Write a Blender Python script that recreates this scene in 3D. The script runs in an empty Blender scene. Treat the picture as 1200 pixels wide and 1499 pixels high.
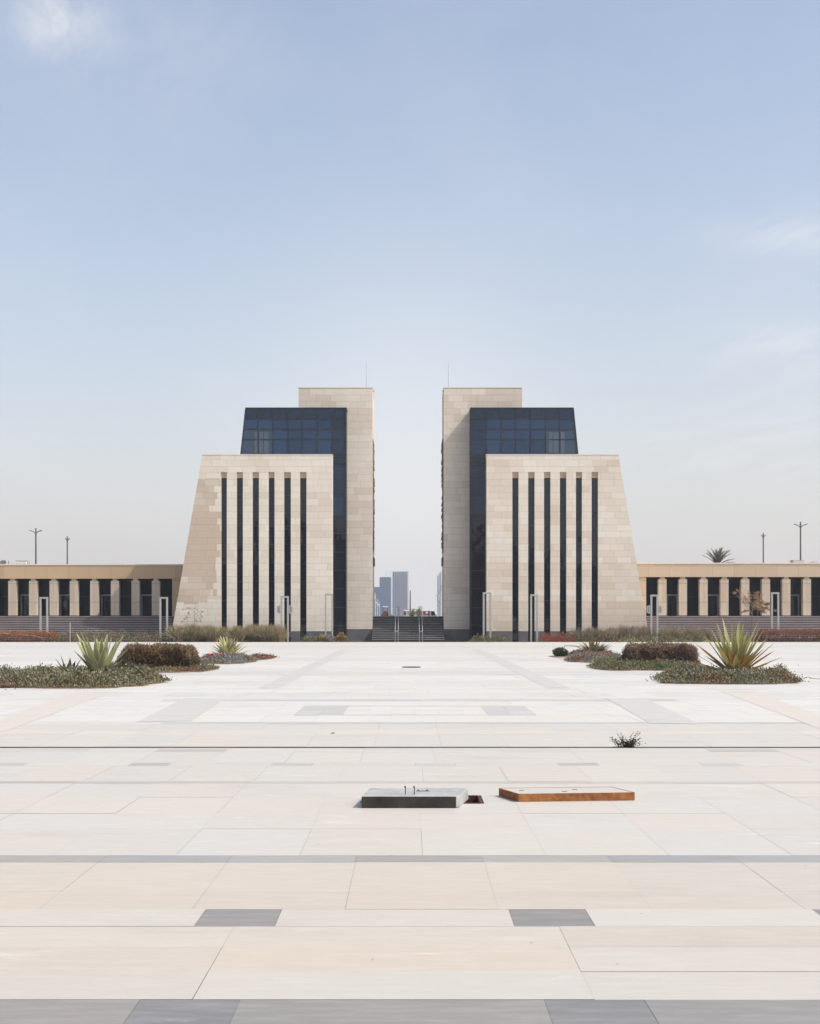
import bpy, math, random
import numpy as np
from mathutils import Vector, Matrix
R = math.radians
sc = bpy.context.scene
COL = sc.collection
rng = np.random.default_rng(7)
random.seed(7)
EYE = 2.2; F = 2000.0; HZ = 905.0; AX = 598.0
def X(px, Y): return (px-AX)*Y/F
def Zp(py, Y): return EYE+(HZ-py)*Y/F
def G(px, py):
    Y = F*EYE/(py-HZ); return X(px, Y), Y

# ------------------------------------------------------------------ node helper
class V:
    def __init__(s, t, sock): s.t = t; s.s = sock
    def op(s, o, b=None, c=None):
        n = s.t.nodes.new('ShaderNodeMath'); n.operation = o
        for i, v in enumerate((s, b, c)):
            if v is None: continue
            if isinstance(v, V): s.t.links.new(v.s, n.inputs[i])
            else: n.inputs[i].default_value = v
        return V(s.t, n.outputs[0])
    def __add__(s, b): return s.op('ADD', b)
    def __sub__(s, b): return s.op('SUBTRACT', b)
    def __mul__(s, b): return s.op('MULTIPLY', b)
    def __truediv__(s, b): return s.op('DIVIDE', b)
    def floor(s): return s.op('FLOOR')
    def fract(s): return s.op('FRACT')
    def lt(s, b): return s.op('LESS_THAN', b)
    def gt(s, b): return s.op('GREATER_THAN', b)
    def mn(s, b): return s.op('MINIMUM', b)
    def mx(s, b): return s.op('MAXIMUM', b)
    def ramp(s, a, b, c=0., d=1.):
        n = s.t.nodes.new('ShaderNodeMapRange'); s.t.links.new(s.s, n.inputs[0])
        for i, v in enumerate((a, b, c, d)): n.inputs[i+1].default_value = v
        n.clamp = True
        return V(s.t, n.outputs[0])
def comb(t, x, y, z=0.):
    n = t.nodes.new('ShaderNodeCombineXYZ')
    for i, v in enumerate((x, y, z)):
        if isinstance(v, V): t.links.new(v.s, n.inputs[i])
        else: n.inputs[i].default_value = v
    return n.outputs[0]
def noise(t, vec, scale=1., detail=3., rough=.5):
    n = t.nodes.new('ShaderNodeTexNoise'); n.inputs['Scale'].default_value = scale
    n.inputs['Detail'].default_value = detail; n.inputs['Roughness'].default_value = rough
    if vec is not None: t.links.new(vec, n.inputs['Vector'])
    return V(t, n.outputs[0])
def white(t, vec):
    n = t.nodes.new('ShaderNodeTexWhiteNoise'); t.links.new(vec, n.inputs['Vector']); return V(t, n.outputs[0])
def mixc(t, fac, a, b, mode='MIX'):
    n = t.nodes.new('ShaderNodeMix'); n.data_type = 'RGBA'; n.blend_type = mode
    for i, v in ((0, fac), (6, a), (7, b)):
        if isinstance(v, V): t.links.new(v.s, n.inputs[i])
        elif isinstance(v, bpy.types.NodeSocket): t.links.new(v, n.inputs[i])
        elif i == 0: n.inputs[0].default_value = v
        else: n.inputs[i].default_value = (*v, 1) if len(v) == 3 else v
    return n.outputs[2]
def objco(t):
    n = t.nodes.new('ShaderNodeNewGeometry')
    s = t.nodes.new('ShaderNodeSeparateXYZ'); t.links.new(n.outputs['Position'], s.inputs[0])
    return V(t, s.outputs[0]), V(t, s.outputs[1]), V(t, s.outputs[2]), n.outputs['Position']
def newmat(name, col=(.5, .5, .5), rough=.6, metal=0., spec=.5):
    m = bpy.data.materials.new(name); m.use_nodes = True; t = m.node_tree
    b = t.nodes['Principled BSDF']
    b.inputs['Base Color'].default_value = (*col, 1); b.inputs['Roughness'].default_value = rough
    b.inputs['Metallic'].default_value = metal; b.inputs['Specular IOR Level'].default_value = spec
    return m, t, b
def noisy(name, c1, c2, scale=2., rough=.6, metal=0., spec=.5, bump=0., detail=5.):
    m, t, b = newmat(name, c1, rough, metal, spec)
    x, y, z, p = objco(t)
    f = noise(t, p, scale, detail, .6).ramp(.3, .7)
    t.links.new(mixc(t, f, c1, c2), b.inputs['Base Color'])
    if bump:
        n = t.nodes.new('ShaderNodeBump'); n.inputs['Strength'].default_value = bump; n.inputs['Distance'].default_value = .02
        t.links.new(f.s, n.inputs['Height']); t.links.new(n.outputs[0], b.inputs['Normal'])
    return m
def attrcol(t, name='Col'):
    n = t.nodes.new('ShaderNodeAttribute'); n.attribute_name = name; return n.outputs['Color']

# stone cladding: coursed blocks, tint per block
def stone(name, base, alt, brown=(.40, .27, .17), row=.62, w=1.35, brown_left=None, bandz=None, amt=1., zoff=0.):
    m, t, b = newmat(name, base, .7, 0, .3)
    x, y, z, p = objco(t)
    xx = x + y
    r = (z+zoff)/row; ri = r.floor(); rf = r.fract()
    hw = white(t, comb(t, ri, 3.3))
    u = xx/w + hw*.6 + ri*.47; ui = u.floor(); uf = u.fract()
    wn = white(t, comb(t, ui, ri))
    c = mixc(t, wn, base, alt)
    cl = noise(t, comb(t, ui*.33, ri*.21, 1.7), 1., 1.).ramp(.45, .62)
    c = mixc(t, cl*(wn*.7+.15)*amt, c, brown)
    if brown_left is not None:   # patch of darker warm stones on one flank
        msk = (x+wn*1.6).lt(brown_left[0]) * (z+wn*.8).gt(brown_left[1]) * (z+wn*.8).lt(brown_left[2])
        sel = noise(t, comb(t, ui*.3, ri*.13, 9.), 1., 1.).ramp(.35, .5)
        c = mixc(t, msk*(sel*.5+.4), c, brown)
    if bandz:
        for a, bb, s in bandz:
            c = mixc(t, (z+wn*.0).gt(a)*z.lt(bb)*s, c, brown)
    st = noise(t, p, .35, 4., .6).ramp(.35, .75)
    c = mixc(t, st*.08, c, (.36, .29, .24))
    run = noise(t, comb(t, xx*2.2, y*.1, z*.12), 1., 4., .6).ramp(.52, .75)
    c = mixc(t, run*.10, c, (.30, .24, .19))
    fine = noise(t, p, 9., 4., .7).ramp(.3, .7)
    c = mixc(t, fine*.08, c, (.3, .25, .2))
    jm = rf.lt(.045).mx(uf.lt(.016))
    c = mixc(t, jm*.42, c, (.16, .12, .09))
    t.links.new(c, b.inputs['Base Color'])
    n = t.nodes.new('ShaderNodeBump'); n.inputs['Strength'].default_value = .4; n.inputs['Distance'].default_value = .02
    t.links.new((fine*.2+wn*.4-jm).s, n.inputs['Height']); t.links.new(n.outputs[0], b.inputs['Normal'])
    return m

ST = (.70, .637, .55); ST2 = (.655, .59, .50)
M = {}
M['stone_l'] = stone('stone_left', ST, ST2, brown=(.46, .365, .275), amt=.4, brown_left=(-17.6, 4.2, 15.9))
M['stone_r'] = stone('stone_right', ST, ST2, brown=(.50, .38, .27), amt=.6, bandz=[(5.0, 7.6, .25), (.9, 3.9, .3)])
M['slab'] = stone('stone_slab', (.68, .61, .525), (.63, .56, .475), row=.655, w=1.45, amt=.3)
M['slab_r'] = stone('stone_slab_warm', (.68, .605, .515), (.63, .555, .465), row=.655, w=1.45, amt=.3)
M['fascia'] = stone('stone_fascia', (.55, .39, .235), (.50, .35, .21), brown=(.38, .25, .15), row=1.5, w=2.2, amt=.5)
M['fascia_r'] = stone('stone_fascia_right', (.56, .435, .305), (.51, .395, .275), brown=(.46, .33, .22), row=1.5, w=2.2, amt=.5)
M['column'] = stone('stone_column', (.56, .475, .38), (.50, .42, .33), brown=(.44, .33, .23), row=1.9, w=.46, amt=.5)
M['cap'] = noisy('coping', (.72, .63, .52), (.66, .57, .46), 3)
M['lintel'] = noisy('lintel_stone', (.50, .37, .26), (.44, .32, .22), 3)
M['plinth'] = noisy('plinth_granite', (.085, .085, .10), (.13, .125, .135), 1.2, .5)
M['plinth_r'] = noisy('plinth_granite_warm', (.10, .088, .092), (.15, .13, .128), 1.2, .5)
M['stair'] = noisy('stair_granite', (.026, .020, .022), (.05, .04, .042), .5, .75)
M['nosing'] = noisy('stair_nosing', (.30, .255, .25), (.40, .345, .33), .7, .7)
M['stair_g'] = noisy('stair_granite_grey', (.018, .019, .022), (.035, .036, .038), .5, .75)
M['nosing_g'] = noisy('stair_nosing_grey', (.17, .165, .165), (.27, .26, .25), .7, .7)
M['metal'] = noisy('grey_metal', (.29, .29, .28), (.36, .36, .345), 4, .5, .0)
M['palemetal'] = noisy('pale_metal', (.62, .64, .67), (.7, .72, .74), 4, .5, .2)
M['darkmetal'] = noisy('dark_metal', (.05, .052, .055), (.08, .08, .085), 5, .5, .5)
M['lampmetal'] = noisy('lamp_metal', (.11, .115, .13), (.15, .155, .17), 5, .5, .5)
M['frame'] = newmat('window_frame', (.005, .007, .011), .5)[0]
M['doorframe'] = newmat('door_frame', (.20, .21, .22), .45, .3)[0]
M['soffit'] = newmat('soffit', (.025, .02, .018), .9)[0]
M['bark'] = noisy('bark', (.13, .10, .075), (.22, .17, .13), 14, .9)
M['black'] = newmat('black_rubber', (.02, .02, .02), .6)[0]
M['white'] = noisy('white_paint', (.72, .72, .70), (.8, .8, .78), 3, .5)
M['asphalt'] = noisy('asphalt', (.05, .048, .047), (.075, .07, .068), 3, .9)
M['terrain'] = noisy('dusty_ground', (.30, .25, .19), (.38, .32, .25), .05, .95)
M['terrace'] = noisy('terrace_paving', (.45, .42, .38), (.52, .48, .43), 1, .8)
M['soil'] = noisy('soil', (.17, .10, .065), (.30, .19, .13), 6, .95, bump=.6)
M['red'] = newmat('red_paint', (.26, .05, .05), .4)[0]
M['redbrown'] = newmat('red_brown_trim', (.22, .07, .05), .6)[0]
M['tyre'] = newmat('tyre', (.02, .02, .02), .8)[0]
M['carglass'] = newmat('car_glass', (.30, .34, .34), .08)[0]
M['blueglass'] = noisy('hazy_blue_facade', (.055, .095, .19), (.065, .11, .21), .05, .6)
M['stripe_dark'] = newmat('dark_window_band', (.012, .014, .05), .6)[0]
M['stripe_light'] = newmat('pale_wall', (.84, .86, .9), .7)[0]

def glass(name, base, spec=.5, bump=.02, tint=True):
    m, t, b = newmat(name, base, .04, 0, spec)
    x, y, z, p = objco(t)
    if tint:
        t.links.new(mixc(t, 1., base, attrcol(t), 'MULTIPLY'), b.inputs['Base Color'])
    h = noise(t, comb(t, x*1.2, y, z*.38), 1., 2., .5)
    n = t.nodes.new('ShaderNodeBump'); n.inputs['Strength'].default_value = 1.; n.inputs['Distance'].default_value = bump
    t.links.new(h.s, n.inputs['Height']); t.links.new(n.outputs[0], b.inputs['Normal'])
    return m
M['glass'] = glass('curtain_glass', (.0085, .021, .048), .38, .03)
M['slitglass'] = glass('slit_glass', (.004, .009, .017), .45, .03, False)
M['blind'] = newmat('blind_behind_glass', (.055, .078, .11), .5)[0]
M['portglass'] = glass('portico_glass', (.005, .008, .012), .25, .04, False)

# foliage
def foliage(name, trans=.3, rough=.65):
    m = bpy.data.materials.new(name); m.use_nodes = True; t = m.node_tree
    b = t.nodes['Principled BSDF']; o = t.nodes['Material Output']
    c = attrcol(t); t.links.new(c, b.inputs['Base Color'])
    b.inputs['Roughness'].default_value = rough; b.inputs['Specular IOR Level'].default_value = .25
    tr = t.nodes.new('ShaderNodeBsdfTranslucent'); t.links.new(c, tr.inputs[0])
    mx = t.nodes.new('ShaderNodeMixShader'); mx.inputs[0].default_value = trans
    t.links.new(b.outputs[0], mx.inputs[1]); t.links.new(tr.outputs[0], mx.inputs[2]); t.links.new(mx.outputs[0], o.inputs[0])
    return m
M['leaf'] = foliage('foliage'); M['agave'] = foliage('agave_leaf', .28, .5)

# paving: slab colour attribute, veins and scuffs
def paving():
    m, t, b = newmat('paving_stone', (.6, .6, .6), .62, 0, .35)
    x, y, z, p = objco(t)
    c = attrcol(t)
    v1 = noise(t, comb(t, x*.55, y*3.2, z), 1., 6., .62).ramp(.42, .72)
    v2 = noise(t, comb(t, x*2.2, y*11., 4.), 1., 5., .65).ramp(.45, .8)
    v3 = noise(t, comb(t, x*.16, y*.3, 8.), 1., 4., .6).ramp(.35, .7)
    spots = noise(t, comb(t, x*9., y*9., 2.), 1., 2., .5).ramp(.72, .78)
    c = mixc(t, v1*.10, c, (.33, .31, .30))
    c = mixc(t, v2*.12, c, (.82, .79, .75))
    c = mixc(t, v3*.14, c, (.50, .41, .33))
    c = mixc(t, spots*.10, c, (.25, .20, .16))
    scuff = noise(t, comb(t, x*.9, y*2.6, 21.), 1., 6., .7).ramp(.60, .68)*noise(t, comb(t, x*.25, y*.4, 31.), 1., 2., .5).ramp(.5, .65)
    c = mixc(t, scuff*.35, c, (.74, .73, .70))
    dirt = noise(t, comb(t, x*.35, y*.8, 41.), 1., 7., .68).ramp(.54, .72)
    c = mixc(t, dirt*.22, c, (.30, .255, .21))
    grit = noise(t, comb(t, x*38., y*38., 2.), 1., 2., .5).ramp(.66, .72)*noise(t, comb(t, x*1.3, y*1.3, 7.), 1., 3., .6).ramp(.45, .65)
    c = mixc(t, grit*.25, c, (.20, .16, .13))
    t.links.new(c, b.inputs['Base Color'])
    t.links.new((v1*.2+.52).s, b.inputs['Roughness'])
    n = t.nodes.new('ShaderNodeBump'); n.inputs['Strength'].default_value = .15; n.inputs['Distance'].default_value = .004
    t.links.new((v2+v1).s, n.inputs['Height']); t.links.new(n.outputs[0], b.inputs['Normal'])
    return m
M['paving'] = paving()
M['bed'] = noisy('paving_bed', (.20, .16, .125), (.32, .26, .21), 8, .95)

# ------------------------------------------------------------------ mesh helper
class MB:
    def __init__(s): s.v = []; s.f = []; s.c = []
    def poly(s, pts, col=None):
        i = len(s.v); s.v += [tuple(p) for p in pts]; s.f.append(tuple(range(i, i+len(pts))))
        s.c += [col or (1, 1, 1)]*len(pts)
    def box(s, x0, x1, y0, y1, z0, z1, col=None):
        P = [(x0, y0, z0), (x1, y0, z0), (x1, y1, z0), (x0, y1, z0), (x0, y0, z1), (x1, y0, z1), (x1, y1, z1), (x0, y1, z1)]
        i = len(s.v); s.v += P; s.c += [col or (1, 1, 1)]*8
        for q in ((0, 3, 2, 1), (4, 5, 6, 7), (0, 1, 5, 4), (1, 2, 6, 5), (2, 3, 7, 6), (3, 0, 4, 7)): s.f.append(tuple(i+k for k in q))
    def prism(s, outline, y0, y1, col=None):      # outline in (x,z), extruded along y
        n = len(outline); i = len(s.v)
        a = sum(outline[k][0]*outline[(k+1) % n][1]-outline[(k+1) % n][0]*outline[k][1] for k in range(n))
        if a < 0: outline = outline[::-1]
        s.v += [(x, y0, z) for x, z in outline]+[(x, y1, z) for x, z in outline]; s.c += [col or (1, 1, 1)]*(2*n)
        s.f.append(tuple(range(i, i+n))); s.f.append(tuple(range(i+2*n-1, i+n-1, -1)))
        for k in range(n):
            k2 = (k+1) % n; s.f.append((i+k2, i+k, i+n+k, i+n+k2))
    def vprism(s, outline, z0, z1, col=None):     # outline in (x,y)
        n = len(outline); i = len(s.v)
        a = sum(outline[k][0]*outline[(k+1) % n][1]-outline[(k+1) % n][0]*outline[k][1] for k in range(n))
        if a < 0: outline = outline[::-1]
        s.v += [(x, y, z0) for x, y in outline]+[(x, y, z1) for x, y in outline]; s.c += [col or (1, 1, 1)]*(2*n)
        s.f.append(tuple(range(i+n-1, i-1, -1))); s.f.append(tuple(range(i+n, i+2*n)))
        for k in range(n):
            k2 = (k+1) % n; s.f.append((i+k, i+k2, i+n+k2, i+n+k))
    def tube(s, pts, rad, n=6, col=None):
        pts = [Vector(p) for p in pts]
        if not isinstance(rad, (list, tuple)): rad = [rad]*len(pts)
        i = len(s.v); up = Vector((0.13, .21, 1)).normalized()
        for k, p in enumerate(pts):
            d = (pts[min(k+1, len(pts)-1)]-pts[max(k-1, 0)]).normalized()
            a = d.cross(up)
            if a.length < .2: a = d.cross(Vector((1, 0.1, 0)))
            a.normalize(); b = d.cross(a)
            for j in range(n):
                t = 2*math.pi*j/n; s.v.append(tuple(p+(a*math.cos(t)+b*math.sin(t))*rad[k])); s.c.append(col or (1, 1, 1))
        for k in range(len(pts)-1):
            for j in range(n):
                j2 = (j+1) % n; s.f.append((i+k*n+j, i+k*n+j2, i+(k+1)*n+j2, i+(k+1)*n+j))
        s.f.append(tuple(range(i+n-1, i-1, -1))); e = i+(len(pts)-1)*n; s.f.append(tuple(range(e, e+n)))
    def build(s, name, mat, parent=None, smooth=False, bevel=0.):
        me = bpy.data.meshes.new(name); me.from_pydata(s.v, [], s.f)
        at = me.color_attributes.new('Col', 'FLOAT_COLOR', 'POINT')
        arr = np.ones((len(s.v), 4), np.float32); arr[:, :3] = np.array(s.c, np.float32); at.data.foreach_set('color', arr.ravel())
        if smooth: me.polygons.foreach_set('use_smooth', [True]*len(me.polygons))
        me.materials.append(mat)
        o = bpy.data.objects.new(name, me); COL.objects.link(o)
        if parent:
            o.parent = parent; o.matrix_parent_inverse = Matrix.Translation(parent.location).inverted()
        if bevel:
            md = o.modifiers.new('bevel', 'BEVEL'); md.width = bevel; md.segments = 2; md.limit_method = 'ANGLE'
        return o
def tag(o, label=None, cat=None, group=None, kind=None):
    if label: o['label'] = label
    if cat: o['category'] = cat
    if group: o['group'] = group
    if kind: o['kind'] = kind
    return o
def empty(name, loc, label, cat, group=None):
    o = bpy.data.objects.new(name, None); o.location = loc; o.empty_display_size = .3; COL.objects.link(o)
    return tag(o, label, cat, group)
def struct(o): o['kind'] = 'structure'; return o
def copy_tree(o, loc, label, s=None):
    def cp(a, par):
        c = a.copy(); COL.objects.link(c)
        if par: c.parent = par
        for ch in a.children: cp(ch, c)
        return c
    c = cp(o, None); c.location = loc; c['label'] = label
    if s: c.scale = s
    return c

# vectorised leaves: rhombus quads bent along the midrib
class Leaves:
    def __init__(s): s.v = []; s.f = []; s.c = []; s.n = 0
    def add(s, pos, d, ln, wd, col):
        pos = np.asarray(pos, float); n = len(pos)
        d = d/np.linalg.norm(d, axis=1, keepdims=True)
        r = rng.normal(size=(n, 3)); a = np.cross(d, r); a /= np.linalg.norm(a, axis=1, keepdims=True)
        nn = np.cross(a, d)
        ln = np.broadcast_to(ln, (n,))[:, None]; wd = np.broadcast_to(wd, (n,))[:, None]
        p0 = pos; p1 = pos+d*ln*.5+a*wd*.5+nn*wd*.15; p2 = pos+d*ln; p3 = pos+d*ln*.5-a*wd*.5+nn*wd*.15
        s.v.append(np.stack([p0, p1, p2, p3], 1).reshape(-1, 3))
        s.f.append(np.arange(n*4).reshape(n, 4)+s.n); s.n += n*4
        s.c.append(np.repeat(np.clip(np.broadcast_to(col, (n, 3)), 0, 1), 4, axis=0))
    def build(s, name, mat=None, parent=None):
        v = np.concatenate(s.v); f = np.concatenate(s.f); c = np.concatenate(s.c)
        me = bpy.data.meshes.new(name)
        me.vertices.add(len(v)); me.vertices.foreach_set('co', v.ravel().astype(np.float32))
        me.loops.add(f.size); me.loops.foreach_set('vertex_index', f.ravel().astype(np.int32))
        me.polygons.add(len(f)); me.polygons.foreach_set('loop_start', (np.arange(len(f))*4).astype(np.int32))
        me.update(calc_edges=True)
        at = me.color_attributes.new('Col', 'FLOAT_COLOR', 'POINT')
        arr = np.ones((len(v), 4), np.float32); arr[:, :3] = c; at.data.foreach_set('color', arr.ravel())
        me.materials.append(mat or M['leaf'])
        o = bpy.data.objects.new(name, me); COL.objects.link(o)
        if parent:
            o.parent = parent; o.matrix_parent_inverse = Matrix.Translation(parent.location).inverted()
        return o
def vnoise(x, y, s=1., seed=0):      # cheap smooth 2D noise
    x = x*s+seed*17.3; y = y*s+seed*5.1
    return (np.sin(x*1.7+y*.9)+np.sin(x*-.8+y*2.3+1.3)+np.sin(x*3.1-y*1.9+4.)*.6+np.sin(x*5.3+y*4.7)*.4)/3.
def pal(n, cols, w=None):
    cols = np.array(cols); k = rng.choice(len(cols), n, p=None if w is None else np.array(w)/sum(w))
    return cols[k]*rng.uniform(.75, 1.25, (n, 1))*rng.uniform(.93, 1.07, (n, 3))

# ------------------------------------------------------------------ plaza
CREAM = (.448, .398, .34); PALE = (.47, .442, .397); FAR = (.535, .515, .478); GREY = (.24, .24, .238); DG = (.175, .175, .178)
def jit(c, a=.03):
    k = 1+random.uniform(-a, a); w = random.uniform(-.012, .012)
    return (c[0]*k+w, c[1]*k, c[2]*k-w)
def lerp(a, b, t): return tuple(a[i]*(1-t)+b[i]*t for i in range(3))
HOLE = (-.15, .885, 16.22, 16.92)
pb = MB()
def slab(x0, x1, y0, y1, c, g=.0022):
    if x1 < -60 or x0 > 60: return
    hx0, hx1, hy0, hy1 = HOLE
    if x0 < hx1 and x1 > hx0 and y0 < hy1 and y1 > hy0:
        rects = [(x0, x1, y0, max(y0, hy0)), (x0, x1, min(y1, hy1), y1), (x0, max(x0, hx0), max(y0, hy0), min(y1, hy1)), (min(x1, hx1), x1, max(y0, hy0), min(y1, hy1))]
        for r in rects:
            if r[1]-r[0] > .004 and r[3]-r[2] > .004: pb.poly([(r[0], r[2], 0), (r[1], r[2], 0), (r[1], r[3], 0), (r[0], r[3], 0)], c)
        return
    dz = random.uniform(-.0012, .0012); g = g*random.choice((.15, .25, .35, .55, .9))
    pb.poly([(x0+g, y0+g, dz), (x1-g, y0+g, dz), (x1-g, y1-g, dz), (x0+g, y1-g, dz)], c)
def row(y0, y1, w, off, cf, xlim=60, g=.0022):
    k = int(math.floor((-xlim-off)/w)); x = off+k*w
    while x < xlim:
        slab(x, x+w, y0, y1, cf(x+w/2, (y0+y1)/2), g); x += w
def tiles(y0, y1, start, wt, P, ct, cb, xlim=60):
    k = int(math.floor((-xlim-start)/P))
    x = start+k*P
    while x < xlim:
        slab(x, x+wt, y0, y1, ct()); mid = x+wt+(P-wt)/2
        if random.random() < .5: slab(x+wt, x+P, y0, y1, cb())
        else:
            slab(x+wt, x+P, y0, y1, cb())
        x += P
row(-20, -2, 1.15, .1, lambda x, y: jit(CREAM)); 
yy = -2.
while yy < 7.1: row(yy, min(yy+.625, 7.2) if yy+.625 < 7.0 else 7.2, 2.33, 1.073, lambda x, y: jit(CREAM)); yy += .625 if yy+.625 < 7.0 else 9
tiles(7.2, 7.885, .782, .577, 2.33, lambda: jit((.16, .16, .163)), lambda: jit((.215, .212, .206), .06))
for a, b, o in ((7.885, 8.51, 1.073), (8.51, 9.15, 1.073), (9.15, 9.757, 1.073)): row(a, b, 2.32, o, lambda x, y: jit(lerp(CREAM, PALE, random.choice((0, .15, .35, .6))), .025), g=.003)
tiles(9.757, 10.33, .757, .575, 2.29, lambda: jit(DG), lambda: jit(lerp(CREAM, PALE, .8)))
row(10.33, 11.0, 1.16, .68, lambda x, y: jit(CREAM, .02)); row(11.0, 12.32, 1.16, .68, lambda x, y: jit(lerp(CREAM, PALE, .2), .02))
row(12.32, 12.68, 1.16, .68, lambda x, y: jit(lerp(GREY, PALE, random.choice((.02, .08, .16))), .05))
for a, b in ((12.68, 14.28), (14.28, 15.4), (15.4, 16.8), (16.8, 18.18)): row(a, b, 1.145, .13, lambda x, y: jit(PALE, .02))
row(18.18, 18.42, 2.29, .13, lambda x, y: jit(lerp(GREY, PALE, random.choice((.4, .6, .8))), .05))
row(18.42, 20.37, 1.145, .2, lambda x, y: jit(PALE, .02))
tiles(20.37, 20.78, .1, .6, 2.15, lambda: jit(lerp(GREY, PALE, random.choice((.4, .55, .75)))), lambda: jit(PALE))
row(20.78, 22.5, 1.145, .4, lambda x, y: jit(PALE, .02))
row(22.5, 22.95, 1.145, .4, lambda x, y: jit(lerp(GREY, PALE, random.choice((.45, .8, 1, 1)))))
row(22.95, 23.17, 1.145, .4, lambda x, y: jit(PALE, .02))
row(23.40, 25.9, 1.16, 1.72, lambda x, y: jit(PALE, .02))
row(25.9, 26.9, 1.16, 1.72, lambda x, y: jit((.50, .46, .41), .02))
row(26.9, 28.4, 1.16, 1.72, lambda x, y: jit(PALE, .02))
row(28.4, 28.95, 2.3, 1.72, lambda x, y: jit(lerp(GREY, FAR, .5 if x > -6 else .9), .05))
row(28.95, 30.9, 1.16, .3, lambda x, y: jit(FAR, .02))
def inlay(x, y):
    if -2.62 < x < -1.5 or 1.8 < x < 2.92: return jit(lerp(GREY, FAR, .62), .06)
    return jit(lerp(GREY, FAR, .72), .04) if -1.6 < x < 1.9 else jit(FAR, .02)
def inlay2(x, y): return jit(lerp(GREY, FAR, .64), .06) if (-2.62 < x < -1.5 or 1.8 < x < 2.92) else jit(FAR, .02)
row(30.9, 31.3, .55, -2.6, inlay); row(31.3, 32.6, .55, -2.6, inlay2); row(32.6, 34., .55, -2.6, inlay2); row(34., 34.4, .55, -2.6, inlay)
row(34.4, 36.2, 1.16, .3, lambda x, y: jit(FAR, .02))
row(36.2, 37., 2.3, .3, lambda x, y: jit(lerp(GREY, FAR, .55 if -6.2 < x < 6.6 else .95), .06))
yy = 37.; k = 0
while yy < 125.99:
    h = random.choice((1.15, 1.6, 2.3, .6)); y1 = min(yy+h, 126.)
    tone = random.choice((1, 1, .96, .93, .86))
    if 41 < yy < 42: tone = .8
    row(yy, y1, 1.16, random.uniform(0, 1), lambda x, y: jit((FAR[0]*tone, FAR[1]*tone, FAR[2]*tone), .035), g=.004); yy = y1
struct(pb.build('plaza', M['paving']))
bb = MB()
hx0, hx1, hy0, hy1 = HOLE
for r in ((-60, 60, -20, hy0-.03), (-60, 60, hy1+.03, 126), (-60, hx0-.03, hy0-.03, hy1+.03), (hx1+.03, 60, hy0-.03, hy1+.03)):
    bb.poly([(r[0], r[2], -.03), (r[1], r[2], -.03), (r[1], r[3], -.03), (r[0], r[3], -.03)])
struct(bb.build('paving_bed', M['bed']))
jb = MB(); xx = -60.
while xx < 60:
    w_ = random.uniform(.3, 1.1); a_, b_ = random.uniform(-.02, .012), random.uniform(-.012, .03)
    jb.poly([(xx, 23.17+a_, -.004+.0*a_), (xx+w_, 23.17+random.uniform(-.02, .012), -.004), (xx+w_, 23.41+b_, -.004), (xx, 23.41+b_, -.004)]); xx += w_
struct(jb.build('expansion_joint', noisy('joint_filler', (.025, .018, .013), (.085, .058, .042), 3.5, .95)))
kb = MB(); kb.box(-60, 60, 125.99, 126.2, -.3, .002, FAR); kb.box(-60.2, -60.0, -20, 126.2, -.3, .002, FAR); kb.box(60.0, 60.2, -20, 126.2, -.3, .002, FAR)
struct(kb.build('kerb', M['paving']))
# inlaid bands
ib = MB()
def band(pts, c): ib.poly([(*G(*p), .004) for p in pts], c)
gi = lerp(GREY, FAR, .72)
band([(200, 1057), (280, 1055.5), (328, 1023.5), (271, 1021.5)], gi)
band([(950, 1058.5), (1025, 1060), (943, 1022), (887, 1022)], gi)
pk = (.515, .465, .41)
band([(-60, 1078), (10, 1070), (152, 1017), (97, 1016.5)], pk)
band([(1200, 1067), (1260, 1070), (1102, 1011), (1052, 1011)], pk)
for x0, x1 in ((-4.75, -4.05), (4.35, 5.1)): ib.poly([(x0, 43, .004), (x1, 43, .004), (x1, 96, .004), (x0, 96, .004)], lerp(GREY, FAR, .72))
struct(ib.build('paving_inlay', M['paving']))
# ground sheets
g = MB(); g.poly([(-1500, -1500, -.16), (1500, -1500, -.16), (1500, 1500, -.16), (-1500, 1500, -.16)]); struct(g.build('ground', M['terrain']))
g = MB(); g.box(-90, 90, 126.3, 131.6, -.158, -.15); struct(g.build('service_road', M['asphalt']))
g = MB(); g.box(-900, 900, 166, 1450, .8, 1.4); struct(g.build('street', M['asphalt']))

# rectangular pit under the lifted cover
pit = MB()
pit.poly([(hx0, hy0, -.6), (hx1, hy0, -.6), (hx1, hy1, -.6), (hx0, hy1, -.6)])
for a, b in (((hx0, hy1), (hx1, hy1)), ((hx0, hy0), (hx0, hy1)), ((hx1, hy0), (hx1, hy1)), ((hx0, hy0), (hx1, hy0))):
    pit.poly([(*a, -.6), (*b, -.6), (*b, -.001), (*a, -.001)])
M['rust'] = noisy('rusty_steel', (.18, .062, .02), (.40, .17, .06), 7, .85, .0, .3, .5, 8.)
M['rustdark'] = noisy('dark_rust', (.035, .014, .009), (.08, .03, .016), 9, .9)
e = empty('inspection_pit', (.4, 16.5, 0), 'open square inspection pit with rusty rim beside the thick concrete cover', 'manhole')
pit.build('shaft', M['rustdark'], e)
fr = MB(); fr.box(hx1-.035, hx1+.012, hy0, hy1, -.09, .008); fr.box(hx0, hx1-.035, hy0-.012, hy0+.02, -.09, .008); fr.box(hx0, hx1-.035, hy1-.02, hy1+.012, -.09, .008)
fr.build('rim', M['rustdark'], e)

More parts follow.
